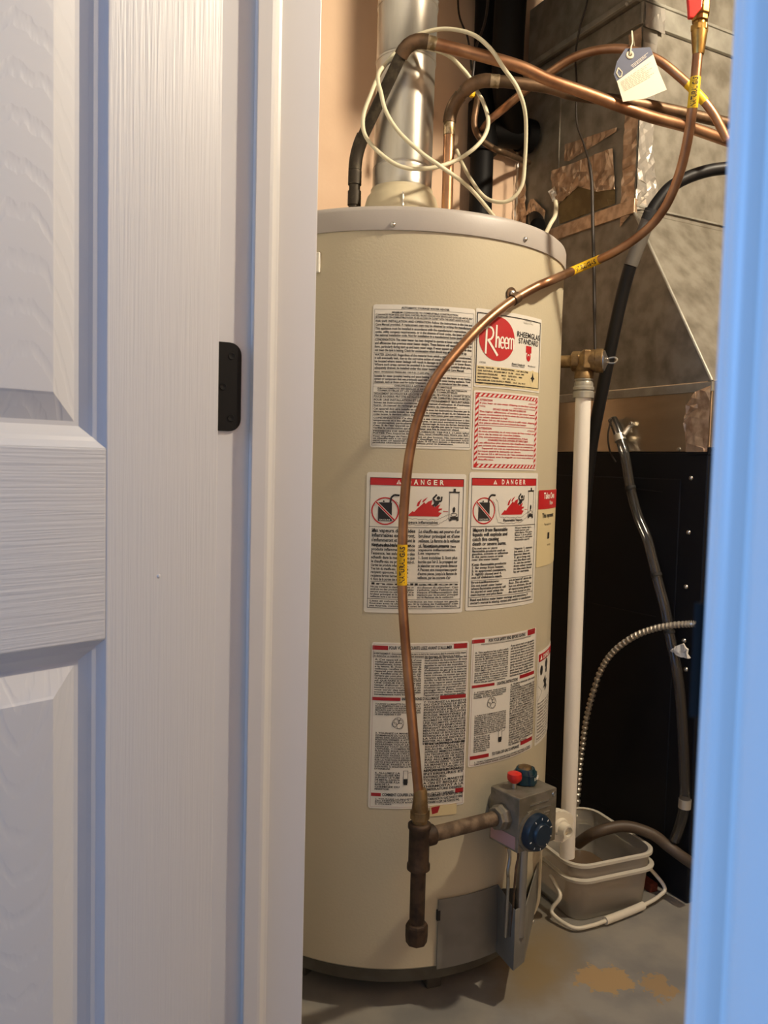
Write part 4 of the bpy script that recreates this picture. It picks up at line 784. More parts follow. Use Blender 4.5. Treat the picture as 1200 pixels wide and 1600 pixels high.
MB().lathe([(.0045, 0), (.003, .003), (0, .004)], cyl(pth, q(832, 1440)[1]), (sin(pth), -cos(pth), 0), 12).build('shield_screw', 'screw', WH, smooth=True)
# burner opening behind the shield
op = Print(); op.poly([q(715, 1414), q(752, 1404), q(785, 1388), q(812, 1386), q(828, 1402), q(828, 1440), q(715, 1440)]); op.build('burner_opening', 'rubber', WH, .0008)
# plastic drain valve on the right flank
dth = radians(63); dn = Vector((sin(dth), -cos(dth), 0)); dz = PY(866, 1286, 1.54).z
d0 = cyl(dth, dz); dx = PY(877, 1288, d0.y - .012)
ax = (dx - d0); ax.z = 0; ax.normalize()
dv = MB().lathe([(.019, -.005), (.019, .006), (.014, .008), (.014, .034)], d0, ax, 24).build('drain_valve', 'plastic_white', WH, smooth=True); dv['label'] = 'white plastic drain valve'
hp = d0 + ax * .034; hf = (Vector((.45, -.89, 0))).normalized()
wheel = MB()
n = 48; prof = [(.029 + (.003 if (i // 6) % 2 else 0)) for i in range(n)]
side = hf.cross(Z)
for z0, z1, sc in ((-.004, .016, 1.),):
    lo = [hp + (side * cos(2 * pi * i / n) + Z * sin(2 * pi * i / n)) * prof[i] + hf * z0 for i in range(n)]; hi = [p + hf * (z1 - z0) for p in lo]
    wheel.add(lo + hi, [tuple(range(n - 1, -1, -1)), tuple(range(n, 2 * n))] + [(i, (i + 1) % n, (i + 1) % n + n, i + n) for i in range(n)])
wheel.build('drain_handwheel', 'plastic_white', dv, smooth=True, ang=35)
MB().lathe([(.018, .014), (.016, .022), (.0125, .023), (.0125, .040), (.009, .040), (.009, .030), (0, .030)], hp, hf, 24).build('drain_outlet', 'plastic_white', dv, smooth=True)

# ================================================================== RELIEF VALVE AND DISCHARGE PIPE
rv0 = PY(884, 565, 1.655); rv1 = PY(915, 563, 1.64); axr = (rv1 - rv0); axr.z = 0; axr.normalize()
rv = thing('relief_valve', 'tarnished brass relief valve screwed into the side of the heater', 'valve', (rv1.x, rv1.y, 0)); rv.location = rv1
px_mm = 1.655 / 1280
MB().tube([rv0 - axr * .02, rv0 + axr * .012], .0125, 20).build('inlet_nipple', 'brass_old', rv, smooth=True)
MB().lathe([(.019, 0), (.0205, .003), (.0205, .016), (.019, .019)], rv0 + axr * .011, axr, 6, x=Z).build('hex_nut', 'brass_old', rv, bevel=.002)
MB().lathe([(.018, 0), (.0225, .006), (.0225, .030), (.0235, .031), (.0235, .043), (.0215, .045)], rv0 + axr * .029, axr, 28).build('valve_body', 'brass_old', rv, smooth=True)
oc = PY(913, 568, 1.64); oc0 = Vector((oc.x, oc.y, rv1.z)); dro = [p for p in (PY(913, 592, 1.64),)][0]
MB().lathe([(.017, -.002), (.019, .012), (.016, .020), (.019, .024), (.019, rv1.z - dro.z)], oc0, -Z, 20).build('valve_outlet', 'brass_old', rv, smooth=True)
MB().box(oc0 + Vector((-.007, -.0235, -.018)), Vector((.014, 0, 0)), Vector((0, .004, 0)), Z * .036).build('valve_web', 'brass_old', rv, bevel=.002)
e_ = rv0 + axr * .074
MB().lathe([(.020, 0), (.020, .002), (.010, .006), (.004, .010), (0, .011)], e_, axr, 20).build('end_plate', 'screw', rv, smooth=True)
MB().tube(smooth_path([e_ + axr * .008 + Z * .004, e_ + axr * .020 + Z * .006, e_ + axr * .026 + Z * .001, e_ + axr * .020 - Z * .005, e_ + axr * .008 - Z * .004]), .0018, 8).build('test_lever', 'screw', rv, smooth=True)
dp_top = PY(912.5, 590, 1.64); dp_bot = PY(886, 1338, 1.64)
dpp = thing('discharge_pipe', 'white plastic discharge pipe standing in the pail under the relief valve', 'pipe', dp_bot)
ztop = PY(913, 622, 1.64).z; pxy = Vector((PY(912.5, 592, 1.64).x, 1.64, 0)); pb = Vector((dp_bot.x, 1.64, dp_bot.z))
MB().tube([pb, pxy + Z * (ztop + .005)], .0153, 24).build('pipe', 'pvc', dpp, smooth=True)
ad = PY(913, 591, 1.64).z; Ld = ad - ztop
MB().lathe([(.0175, 0), (.0185, .004), (.0165, .006), (.0185, .010), (.0185, .016), (.0205, .018), (.0205, Ld * .60), (.0175, Ld * .62), (.0205, Ld * .7), (.0205, Ld)], pxy + Z * ad, -Z, 28).build('pipe_adapter', 'galv', dpp, smooth=True)

# ================================================================== FLUE
fl = thing('flue_pipe', 'shiny galvanised flue pipe rising from the draft hood', 'pipe', c0 + Z * 1.498)
ftop = PY(640, -60, 1.715); f0 = Vector((TC.x, TC.y, 1.498)); fx = (ftop - f0); fdir = fx.normalized(); Lf = (CEIL - 1.498) / fdir.z
h1 = PY(632, 100, 1.70).z - 1.498; h2 = PY(637, 12, 1.70).z - 1.498; h0 = PY(627, 270, 1.70).z - 1.498
for a, b, r_ in ((0, h0, .0600), (h0, h1, .0592), (h1, h2, .0600), (h2, Lf, .0607)):
    MB().lathe([(r_, a), (r_ + .0012, a + .003), (r_, a + .006), (r_, b - .006), (r_ + .0006, b - .004), (r_, b)], f0, fdir, 64).build('flue_section', 'flue', fl, smooth=True)
sc = f0 + fdir * (h2 + .012) + Vector((.058, -.012, 0))
MB().lathe([(.004, 0), (.003, .003), (0, .004)], sc, (1, -.3, 0), 10).build('flue_screw', 'screw', fl, smooth=True)

# ================================================================== COPPER WATER PIPES
def run(root, pts, segs):
    """pts: list of 3-D points; segs: (name, material, radius, i0, i1)"""
    for name, m, r_, i0, i1 in segs: MB().tube(pts[i0:i1 + 1], r_, 16).build(name, m, root, smooth=True)
def bend(p, a, b, r_, k=6):
    """rounded corner at p between directions to a and b"""
    p, a, b = Vector(p), Vector(a), Vector(b); A_, B_ = p + (a - p).normalized() * r_, p + (b - p).normalized() * r_
    return [((1 - t) ** 2) * A_ + 2 * t * (1 - t) * p + t * t * B_ for t in [i / k for i in range(k + 1)]]
r34 = .0113
hr = thing('hot_water_pipe', 'copper hot water pipe with blackened riser crossing in front of the flue', 'pipe', PY(553, 330, 1.69))
a0 = PY(553, 340, 1.69); a0.z = zcap + .003; a1 = PY(555, 238, 1.69); a1b = Vector((a0.x, a0.y, a1.z)); a2 = PY(640, 58, 1.585)
a3 = [PY(800, 100, 1.60), PY(858, 125, 1.61), PY(917, 146, 1.62), PY(975, 168, 1.63), PY(1022, 184, 1.65), PY(1077, 199, 1.68), PY(1140, 221, 1.71)]
MB().tube([a0, a1b - Z * .02], r34, 16).build('riser', 'patina', hr, smooth=True)
for zz in (PY(553, 310, 1.69).z, PY(553, 278, 1.69).z): MB().tube([Vector((a0.x, a0.y, zz - .014)), Vector((a0.x, a0.y, zz + .014))], r34 + .0022, 16).build('coupling', 'patina', hr, smooth=True)
e1 = bend(a1b, a0, a2, .035); MB().tube(e1, r34 + .002, 16).build('elbow', 'patina', hr, smooth=True)
e2 = bend(a2, a1b, a3[0], .035); MB().tube([e1[-1], e2[0]], r34, 16).build('diagonal', 'patina', hr, smooth=True)
e_ = MB().tube(e2, r34 + .0022, 16).build('elbow', 'copper_old', hr, smooth=True)
MB().tube([e2[-1], e2[-1] + (a3[0] - e2[-1]) * .10], r34 + .001, 16).build('solder_joint', 'solder', hr, smooth=True)
MB().tube(smooth_path([e2[-1]] + a3), r34, 18).build('copper_run', 'copper', hr, smooth=True)
cr = thing('cold_water_pipe', 'tarnished copper cold water pipe rising right of the flue', 'pipe', PY(697, 330, 1.69))
b0 = PY(698, 340, 1.69); b0.z = zcap + .003; b1z = PY(700, 168, 1.69).z; b1 = Vector((b0.x, b0.y, b1z)); b2 = PY(742, 124, 1.66)
b3 = [PY(800, 129, 1.66), PY(858, 137, 1.665), PY(896, 148, 1.67), PY(963, 157, 1.68), PY(1004, 163, 1.69), PY(1062, 175, 1.71), PY(1140, 193, 1.735)]
MB().tube([b0, b1 - Z * .02], r34, 16).build('riser', 'copper', cr, smooth=True)
g1 = bend(b1, b0, b2, .03); MB().tube(g1, r34 + .002, 16).build('elbow', 'copper_old', cr, smooth=True)
g2 = bend(b2, b1, b3[0], .03); MB().tube([g1[-1], g2[0]], r34, 16).build('diagonal', 'copper_old', cr, smooth=True)
MB().tube(g2, r34 + .002, 16).build('elbow', 'copper_old', cr, smooth=True)
MB().tube([g2[-1], g2[-1] + (b3[0] - g2[-1]).normalized() * .018], r34 + .0012, 16).build('solder_joint', 'solder', cr, smooth=True)
MB().tube([b1 - Z * .055, b1 - Z * .02], r34 + .0008, 16).build('solder_joint', 'solder', cr, smooth=True)
MB().tube(smooth_path([g2[-1]] + b3), r34, 18).build('copper_run', 'copper_old', cr, smooth=True)
tpx = [(753, 203), (765, 188), (783, 173), (820, 142), (858, 114), (896, 90), (931, 79), (963, 76), (987, 79), (1027, 93), (1062, 120), (1092, 149), (1115, 178), (1136, 218)]
Ys = [PN(753, 250, V, VPEACH - .05).y - .02, 2.06, 1.82, 1.76, 1.73, 1.70, 1.68, 1.665, 1.655, 1.645, 1.64, 1.635, 1.635, 1.64]
ct = thing('soft_copper_tube', 'thin soft copper tube arching in front of the duct corner', 'pipe', PY(783, 173, 1.82))
tp = smooth_path([PY(a, b, c) for (a, b), c in zip(tpx, Ys)]); MB().tube(tp, .0085, 14).build('tube', 'copper', ct, smooth=True)
i0 = min(range(len(tp)), key=lambda i: (proj(tp[i])[0] - 1072) ** 2); i1 = min(range(len(tp)), key=lambda i: (proj(tp[i])[0] - 1102) ** 2)
MB().tube(tp[i0:i1 + 1], .0089, 14).build('yellow_marker', 'yellow', ct, smooth=True)
lt = tag(MB().tube(smooth_path([PY(747, 150, 1.95), PY(744, 168, 1.94), PY(741, 195, 1.94), PY(750, 216, 1.95), PY(768, 230, 1.97), PY(788, 239, 1.99), PF(815, 250, .06), PF(828, 254, -.002)]), .0072, 12).build('copper_loop', 'copper_old', smooth=True), 'short bent reddish copper tube beside the black drain stack', 'pipe')

# ================================================================== GAS SUPPLY
GY = 1.268
gl_pts = [PY(654, 1240, GY), PY(651, 1205, GY + .002), PY(646, 1150, GY + .008), PY(639, 1070, GY + .028), PY(632, 985, GY + .04), PY(628.5, 920, GY + .050), PY(628.5, 865, GY + .050), PY(632, 785, GY + .050), PY(640, 710, GY + .050), PY(655, 648, GY + .050), PY(680, 593, GY + .050)]
gl_pts += [tankpt(716, 547, .040), tankpt(757, 504, .026), tankpt(797, 472, .0135)] + [tankpt(836, 449, .016), tankpt(864, 437, .026), PY(905, 419, 1.60), PY(960, 394, 1.55), PY(1008, 361, 1.50), PY(1040, 322, 1.46), PY(1062, 270, 1.42), PY(1076, 210, 1.385), PY(1084, 150, 1.36), PY(1090, 86, 1.36)]
gp = smooth_path(gl_pts, 10)
gl = thing('gas_line', 'bent copper gas line running across the front of the heater', 'pipe', gl_pts[0])
MB().tube(gp, .0080, 18).build('copper_tube', 'copper', gl, smooth=True)
def near(P, x, y): return min(range(len(P)), key=lambda i: (proj(P[i])[0] - x) ** 2 + (proj(P[i])[1] - y) ** 2)
def marker(pa, pb_, n_ext=.0085):
    i, j = near(gp, *pa), near(gp, *pb_); i, j = min(i, j), max(i, j); seg = gp[i:j + 1]
    o = MB().tube(seg, .0084, 18).build('yellow_marker', 'yellow', gl, smooth=True); o['label'] = 'yellow natural gas marker sleeve'
    L = sum((b - a).length for a, b in zip(seg, seg[1:])); t = 'NATURAL GAS'; k = L * .9 / BOLD.width(t); kh = .0085 / CAPH
    vs, fs, cx = [], [], 0.
    def at(d):
        d += L * .05
        for a, b in zip(seg, seg[1:]):
            l = (b - a).length
            if d <= l: return a + (b - a) * (d / l), (b - a).normalized()
            d -= l
        return seg[-1], (seg[-1] - seg[-2]).normalized()
    for c in t:
        v, f, adv = BOLD.glyph(c); o2 = len(vs)
        for a, b in v:
            p, tt = at((cx + a) * k); nn = (ORG - p); nn = (nn - tt * nn.dot(tt)).normalized(); side = nn.cross(tt); phi = (b * kh - .00425) / .0087
            vs.append(p + (nn * cos(phi) + side * sin(phi)) * .0087)
        fs += [tuple(q_ + o2 for q_ in ff) for ff in f]; cx += adv
    MB().add(vs, fs).build('marker_lettering', 'ink', o)
marker((627, 917), (627.5, 851)); marker((893, 425), (937, 405)); marker((1083, 166), (1088, 118))
# pipe strap with screw on the jacket
ci = near(gp, 806, 468); cp = gp[ci]; ct_ = (gp[ci + 2] - gp[ci - 2]).normalized()
strap = MB().tube([cp - ct_ * .007, cp + ct_ * .007], .0098, 18, cap=False).build('pipe_strap', 'copper_old', gl, smooth=True)
ss, sz = q(798, 461); sn = Vector((sin(ss / TR), -cos(ss / TR), 0)); sp0 = cyl(ss / TR, sz + .002)
MB().tube([sp0 + sn * .001, sp0 + sn * .003], .011, 18).build('strap_tab', 'copper_old', strap, smooth=True)
MB().lathe([(.006, 0), (.0055, .003), (.003, .005), (0, .0055)], sp0 + sn * .003, sn, 14).build('strap_screw', 'screw', strap, smooth=True)
# flare nut, tee, drip leg
tx = PY(655, 1310, GY); tee = thing('gas_drip_tee', 'black iron gas tee with capped drip leg at the foot of the copper line', 'pipe fitting', PY(655, 1475, GY))
def TZ(y): return PY(655, y, GY).z
tb = Vector((tx.x, GY, 0))
gn = MB().lathe([(.0086, TZ(1232)), (.0105, TZ(1236)), (.0125, TZ(1258)), (.0135, TZ(1266))], tb, Z, 24).build('flare_nut', 'brass_old', gl, smooth=True)
MB().lathe([(.0155, TZ(1280)), (.0155, TZ(1266))], tb, Z, 6).build('flare_hex', 'brass_old', gl, bevel=.001)
MB().lathe([(.012, TZ(1290)), (.012, TZ(1279))], tb, Z, 20).build('flare_body', 'brass_old', gl, smooth=True)
MB().lathe([(.0165, TZ(1358)), (.0185, TZ(1357)), (.0185, TZ(1350)), (.0165, TZ(1347)), (.0165, TZ(1296)), (.0185, TZ(1293)), (.0185, TZ(1287)), (.0155, TZ(1285))], tb, Z, 28).build('tee_body', 'iron', tee, smooth=True, ang=60)
MB().lathe([(.0122, TZ(1450)), (.0122, TZ(1354))], tb, Z, 24).build('drip_nipple', 'iron', tee, smooth=True)
MB().lathe([(.012, TZ(1475)), (.0172, TZ(1472)), (.0182, TZ(1462)), (.0182, TZ(1446)), (.0165, TZ(1442)), (.0122, TZ(1441))], tb, Z, 8).build('drip_cap', 'iron', tee, bevel=.001)
th_ = Vector((tb.x, tb.y, iz)); pd = (inl - tv * .02 - th_); pd.normalize()
MB().lathe([(.0135, .008), (.0165, .014), (.0165, .026), (.0145, .028)], th_, pd, 24).build('tee_branch', 'iron', tee, smooth=True)
MB().tube([th_ + pd * .02, inl - tv * .004], .0122, 24).build('feed_nipple', 'dusty_iron', tee, smooth=True)
# shutoff valve at the top
gv1 = gp[-1]; gd = Z
sv = thing('gas_shutoff_valve', 'brass gas shutoff valve with red lever above the copper line', 'valve', gv1)
zq = lambda y: PY(1093, y, 1.36).z
g0 = Vector((gv1.x + .001, gv1.y, 0))
MB().lathe([(.0085, zq(86)), (.0095, zq(82)), (.0125, zq(52)), (.0125, zq(44))], g0, Z, 24).build('flare_nut', 'brass', sv, smooth=True)
MB().lathe([(.0142, zq(50)), (.0142, zq(40))], g0, Z, 6).build('flare_hex', 'brass', sv, bevel=.001)
MB().lathe([(.0095, zq(40)), (.0095, zq(34))], g0, Z, 20).build('valve_neck', 'brass', sv, smooth=True)
MB().lathe([(.0130, zq(34)), (.0130, zq(26)), (.0150, zq(24)), (.0150, zq(4)), (.0130, zq(0)), (.0130, zq(-14)), (.015, zq(-15)), (.015, zq(-30))], g0, Z, 8).build('valve_body', 'brass', sv, bevel=.0015)
MB().tube([g0 + Z * zq(12), g0 + Z * zq(12) + Vector((-.012, -.022, 0))], .006, 12).build('valve_stem', 'brass', sv, smooth=True)
hb = g0 + Vector((-.019, -.022, zq(30)))
hl = MB(); hl.prism([hb + Vector((-.013, 0, .020)), hb + Vector((.012, 0, .024)), hb + Vector((.011, 0, .002)), hb + Vector((-.002, 0, -.014)), hb + Vector((-.009, 0, -.014)), hb + Vector((-.010, 0, -.002))], Vector((0, -.008, 0)))
o = hl.build('lever', 'redplastic', sv, bevel=.002); o['label'] = 'red plastic lever'
MB().tube([g0 + Z * zq(-28), g0 + Z * (CEIL)], .0107, 16).build('supply_pipe', 'dusty_iron', sv, smooth=True)
BOLD.done()

# ================================================================== FURNACE
zc1 = PF(1107, 706).z; vF1 = min(VF + .62, VPEACH - .05)
fu = thing('furnace', 'black furnace cabinet standing behind the pail', 'furnace', FURN)
MB().uvbox(UF, UF + .66, VF, vF1, .0, zc1).build('cabinet', 'furnace', fu, bevel=.004)
MB().uvbox(UF - .004, UF + .02, VF - .003, VF + .055, zc1 - .006, zc1 + .010).build('corner_lip', 'furnace', fu, bevel=.001)
MB().uvbox(UF - .0015, UF + .01, VF + .07, vF1 - .02, .12, zc1 - .06).build('access_panel', 'furnace', fu, bevel=.003)
for px, py in ((1080, 747), (1076, 832), (1072, 917), (1069, 1001), (1072, 1046)):
    MB().lathe([(.0055, 0), (.005, .002), (.003, .004), (0, .0045)], PF(px, py, .0), -U, 14).build('screw', 'screw', fu, smooth=True)
for a, b in (((985, 763), (1035, 769)), ((915, 940), (1025, 964))):
    p0, p1 = PF(*a, .0016), PF(*b, .0016); MB().tube([p0, p1], .0012, 6).build('panel_seam', 'furnace', fu)
# supply plenum: lower box, slanted transition, upper box
zl1 = PF(1111, 595).z; zt1 = PF(995, 330).z; v2 = PF(993, 300).dot(V); zu = PF(969, 16, .03).z
vL = vF1
pl = thing('supply_plenum', 'galvanised supply plenum with slanted transition above the furnace', 'duct', W(UF, VF, zc1))
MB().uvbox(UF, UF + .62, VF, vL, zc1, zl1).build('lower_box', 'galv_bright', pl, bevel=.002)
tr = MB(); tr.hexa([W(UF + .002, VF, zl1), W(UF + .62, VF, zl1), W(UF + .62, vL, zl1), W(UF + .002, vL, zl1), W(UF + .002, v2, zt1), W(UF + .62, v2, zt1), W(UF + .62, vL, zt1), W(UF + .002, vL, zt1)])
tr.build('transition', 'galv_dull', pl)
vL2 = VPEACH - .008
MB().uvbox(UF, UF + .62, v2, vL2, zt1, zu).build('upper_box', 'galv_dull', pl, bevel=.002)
# cleats and seams
MB().uvbox(UF - .004, UF + .004, VF - .003, vL, zl1 - .022, zl1 - .002).build('cleat', 'galv', pl, bevel=.001)
MB().uvbox(UF - .006, UF + .004, v2 - .004, vL + .02, zt1 - .003, zt1 + .030).build('cleat', 'foil_tan', pl, bevel=.001)
MB().uvbox(UF, UF + .62, v2 - .006, v2, zt1 + .012, zt1 + .016).build('cleat', 'galv', pl)
MB().box(W(UF - .003, VF, zl1), U * .006, V * .012, Z * .001).build('cleat_end', 'galv', pl)
e0, e1_ = W(UF - .001, VF, zl1), W(UF - .001, v2, zt1)
MB().tube([e0, e1_], .0035, 8).build('corner_seam', 'galv', pl)
vs_ = PF(870, 330).dot(V); MB().uvbox(UF - .003, UF, vs_ - .002, vs_ + .002, zt1 + .03, zu).build('vertical_seam', 'galv_dull', pl)
MB().lathe([(.005, 0), (.004, .003), (0, .004)], PF(1061, 702, 0), -U, 12).build('screw', 'screw', pl, smooth=True)
# trunk duct above, with its flanges
td = thing('trunk_duct', 'galvanised trunk duct with raised flange above the plenum', 'duct', W(UF - .03, v2, zu))
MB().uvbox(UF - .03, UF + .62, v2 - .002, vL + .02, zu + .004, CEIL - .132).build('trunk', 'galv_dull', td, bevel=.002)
z2 = PN(1012, 56, V, v2 - .012).z
MB().uvbox(UF - .034, UF + .62, v2 - .014, v2 - .002, zu + .002, zu + .008).build('flange', 'galv', td)
MB().uvbox(UF - .010, UF + .62, v2 - .010, v2, zu - .046, zu + .002).build('flange', 'galv', td, bevel=.001)
MB().uvbox(UF - .012, UF, v2 - .004, vL + .02, zu - .046, zu + .002).build('flange', 'galv_dull', td, bevel=.001)
MB().uvbox(UF - .036, UF - .026, v2 - .010, vL + .02, zu, zu + .014).build('flange', 'galv', td, bevel=.001)
for px, py in ((979, 6), (1038, 11), (1057, 20)): MB().lathe([(.005, 0), (.004, .003), (0, .004)], PN(px, py, V, v2 - .002), -V, 12).build('rivet', 'screw', td, smooth=True)
# foil tape
def foil(name, pts, n, m, parent, amp=.003, cell=.012, th=.0):
    """crumpled tape: polygon of 3-D points on a plane with normal n"""
    n = Vector(n).normalized(); o = Vector(pts[0]); x = (Z.cross(n)).normalized(); y = n.cross(x)
    P2 = [((Vector(p) - o).dot(x), (Vector(p) - o).dot(y)) for p in pts]
    bm = bmesh.new(); f = bm.faces.new([bm.verts.new((a, b, 0)) for a, b in P2]); bmesh.ops.triangulate(bm, faces=bm.faces)
    for ax_ in (0, 1):
        lo = min(p[ax_] for p in P2); hi = max(p[ax_] for p in P2); t = lo + cell
        while t < hi:
            co = [0, 0, 0]; no = [0, 0, 0]; co[ax_] = t; no[ax_] = 1; no[1 - ax_] = .25
            bmesh.ops.bisect_plane(bm, geom=bm.verts[:] + bm.edges[:] + bm.faces[:], plane_co=co, plane_no=no); t += cell
    bmesh.ops.triangulate(bm, faces=bm.faces); bm.verts.index_update()
    vs = [o + x * v.co.x + y * v.co.y + n * (.0012 + amp * random.random()) for v in bm.verts]; fs = [tuple(v.index for v in f.verts) for f in bm.faces]; bm.free()
    return MB().add(vs, fs).build(name, m, parent)
v_ = lambda px, py: PN(px, py, V, v2)
cz0, cz1 = zt1 + .005, zu - .05
foil('corner_tape', [W(UF, v2 + .045, cz0 - .03), W(UF, v2, cz0), W(UF, v2, cz1), W(UF, v2 + .04, cz1)], -U, 'foil_tan', pl, .004)
foil('corner_tape', [W(UF, v2, cz0), W(UF + .075, v2, cz0 + .01), W(UF + .06, v2, cz0 + .08), W(UF + .045, v2, cz0 + .16), W(UF + .045, v2, cz1), W(UF, v2, cz1)], -V, 'foil', pl, .004)
foil('flange_tape', [W(UF - .005, v2 - .010, zu - .055), W(UF + .06, v2 - .010, zu - .055), W(UF + .055, v2 - .010, zu + .0), W(UF - .005, v2 - .010, zu + .0)], -V, 'foil', td, .003)
foil('seam_tape', [PF(862, 268, .003), PF(868, 325, .003), PF(890, 305, .003), PF(905, 292, .003), PF(935, 300, .003), PF(962, 296, .003), PF(958, 232, .003), PF(910, 250, .003)], -U, 'foil_tan', pl, .005)
foil('tape_curl', [PF(858, 300, .012), PF(863, 315, .012), PF(870, 312, .012), PF(866, 290, .012)], (-.7, -.7, 0), 'foil', pl, .006, .008)
foil('cardboard_patch', [PF(875, 350, .0015), PF(962, 318, .0015), PF(962, 292, .0015), PF(905, 288, .0015), PF(872, 318, .0015)], -U, 'beige_face', pl, .001)
foil('tape_scrap', [PF(882, 252, .002), PF(890, 252, .002), PF(896, 232, .002), PF(965, 205, .002), PF(965, 199, .002), PF(884, 226, .002)], -U, 'foil_tan', pl, .002)
foil('tape_flap', [PF(815, 342, .004), PF(824, 330, .004), PF(829, 312, .004), PF(835, 311, .004), PF(854, 330, .004), PF(851, 346, .004), PF(841, 338, .004), PF(832, 331, .004)], -U, 'foil_tan', pl, .004)
MB().tube([PF(840, 352, .03), PF(838, 340, -.004)], .02, 16).build('black_stub', 'abs', pl, smooth=True)
foil('end_tape', [W(UF - .002, vL2 - .001, zt1 + .03), W(UF - .002, vL2 - .045, zt1 + .03), W(UF - .002, vL2 - .040, zt1 + .14), W(UF - .002, vL2 - .030, zt1 + .25), W(UF - .002, vL2 - .001, zt1 + .27)], -U, 'foil_tan', pl, .006)
foil('end_tape_fold', [W(UF - .010, vL2 - .004, zt1 + .03), W(UF - .010, vL2 - .014, zt1 + .03), W(UF - .010, vL2 - .012, zt1 + .28), W(UF - .010, vL2 - .004, zt1 + .29)], -U, 'foil', pl, .006)
foil('corner_tape', [PF(1073, 706, .003), PF(1108, 706, .003), PF(1112, 602, .003), PF(1088, 612, .003), PF(1074, 632, .003), PF(1070, 660, .003)], -U, 'foil_tan', pl, .005, .02)

# ================================================================== BLACK DRAIN STACK AND PIPES BEHIND
ab = thing('drain_stack', 'black plastic drain stack with elbow against the peach wall', 'pipe', W(0, 0, 0)); SB = PN(753, 250, V, VPEACH - .05)
ab.location = Vector((SB.x, SB.y, 0))
MB().tube([Vector((SB.x, SB.y, .0)), Vector((SB.x, SB.y, CEIL - .002))], .031, 24).build('stack', 'abs', ab, smooth=True)
wz_ = PY(790, 205, SB.y).z; we = PF(830, 204, .012)
MB().tube([Vector((SB.x, SB.y, wz_)), Vector((we.x, we.y, wz_ + .005))], .036, 24).build('branch_pipe', 'abs', ab, smooth=True)
MB().tube([Vector((SB.x, SB.y, wz_ - .06)), Vector((SB.x, SB.y, wz_ + .07))], .041, 24).build('sanitary_tee', 'abs', ab, smooth=True)
MB().tube([Vector((we.x, we.y, wz_ + .005)) - U * .035, Vector((we.x, we.y, wz_ + .005)) - U * .002], .044, 24).build('branch_collar', 'abs', ab, smooth=True)
vm = (Vector((SB.x, SB.y, wz_)) + Vector((we.x, we.y, wz_))) * .5; vm = Vector((SB.x + (we.x - SB.x) * .66, SB.y + (we.y - SB.y) * .66, wz_ + .02)); vtp = PY(800, -30, 2.12)
bp_ = tag(MB().tube(smooth_path([vm, PY(793, 122, 2.16), vtp, Vector((vtp.x + .005, vtp.y, CEIL - .001))]), .040, 24).build('vent_pipe', 'abs', smooth=True), 'thick black vent pipe rising to the joists', 'pipe')
def to_joists(p): return Vector((p.x, p.y, CEIL - .001))
h0_ = PY(716, 12, 2.2)
tag(MB().tube(smooth_path([to_joists(h0_), h0_, PY(731, 60, 2.18), PY(737, 110, 2.2)]), .0025, 8).build('hanging_wire', 'wire', smooth=True), 'thin dark wire hanging against the peach wall', 'wire')
nut = PY(737, 136, 1.90); h1_ = PY(762, 5, 1.96)
tag(MB().tube(smooth_path([to_joists(h1_), h1_, PY(744, 75, 1.91), nut]), .003, 8).build('hanging_wire', 'wire', smooth=True), 'thin dark wire hanging down to the yellow connector', 'wire')
tag(MB().lathe([(.003, -.002), (.008, .004), (.0085, .014), (.005, .022), (0, .023)], nut, (.05, 0, -1), 12).build('wire_nut', 'yellow', smooth=True), 'small yellow wire connector behind the cold water elbow', 'connector')

# ================================================================== WHITE CABLE
cpx = [(777, 345, 1.72), (735, 295, 1.62), (690, 261, 1.57), (660, 240, 1.565), (624, 207, 1.565), (603, 174, 1.565), (595, 144, 1.57), (591, 128, 1.575), (592, 114, 1.595), (602, 101, 1.617), (620, 88, 1.626), (640, 79, 1.627), (660, 75, 1.622), (682, 79, 1.617), (704, 89, 1.63), (724, 109, 1.67), (735, 123, 1.688), (744, 140, 1.688), (756, 162, 1.66), (763, 192, 1.64), (753, 219, 1.63), (726, 243, 1.61), (690, 259, 1.585), (651, 264, 1.58), (621, 258, 1.58), (591, 237, 1.585), (570, 210, 1.60), (568, 180, 1.61), (580, 146, 1.615), (590, 122, 1.628), (606, 96, 1.631), (622, 78, 1.629), (646, 58, 1.622), (678, 47, 1.612), (708, 46, 1.60), (741, 55, 1.585), (768, 78, 1.574), (786, 105, 1.574), (807, 135, 1.60), (819, 168, 1.63), (822, 204, 1.66), (820, 255, 1.69), (816, 288, 1.70), (801, 310, 1.71), (780, 316, 1.72), (756, 307, 1.74), (735, 279, 1.77), (722, 255, 1.80), (714, 235, 1.83)]
tag(MB().tube(smooth_path([PY(*c) for c in cpx], 6), .0039, 10).build('white_cable', 'cable', smooth=True), 'white cable looped loosely around the hot water pipe and flue', 'cable')
tag(MB().tube(smooth_path([PY(852, 366, 1.80), PY(860, 350, 1.80), PY(867, 338, 1.81), PY(869, 325, 1.83), PY(868, 315, 1.86)]), .0046, 10).build('cable_end', 'cable', smooth=True), 'short white cable end showing behind the heater cap', 'cable')
# dark wire hanging down the duct face
wpx = [(923, -60), (918, 0), (908, 35), (901, 70), (899, 93), (901, 131), (901, 190), (911, 222), (921, 257), (925, 292), (926, 344), (928, 426), (929, 500), (930, 556)]
wp = [PF(a, b, .045) for a, b in wpx]; wr = [.0024] * 8 + [.0042] * 4 + [.0034] * 2
P_ = smooth_path(wp, 5); rr_ = [wr[min(i // 5, len(wr) - 1)] for i in range(len(P_))]
tag(MB().tube(P_, rr_, 10).build('thermostat_wire', 'wire', smooth=True), 'dark thin wire hanging straight down in front of the duct', 'wire')

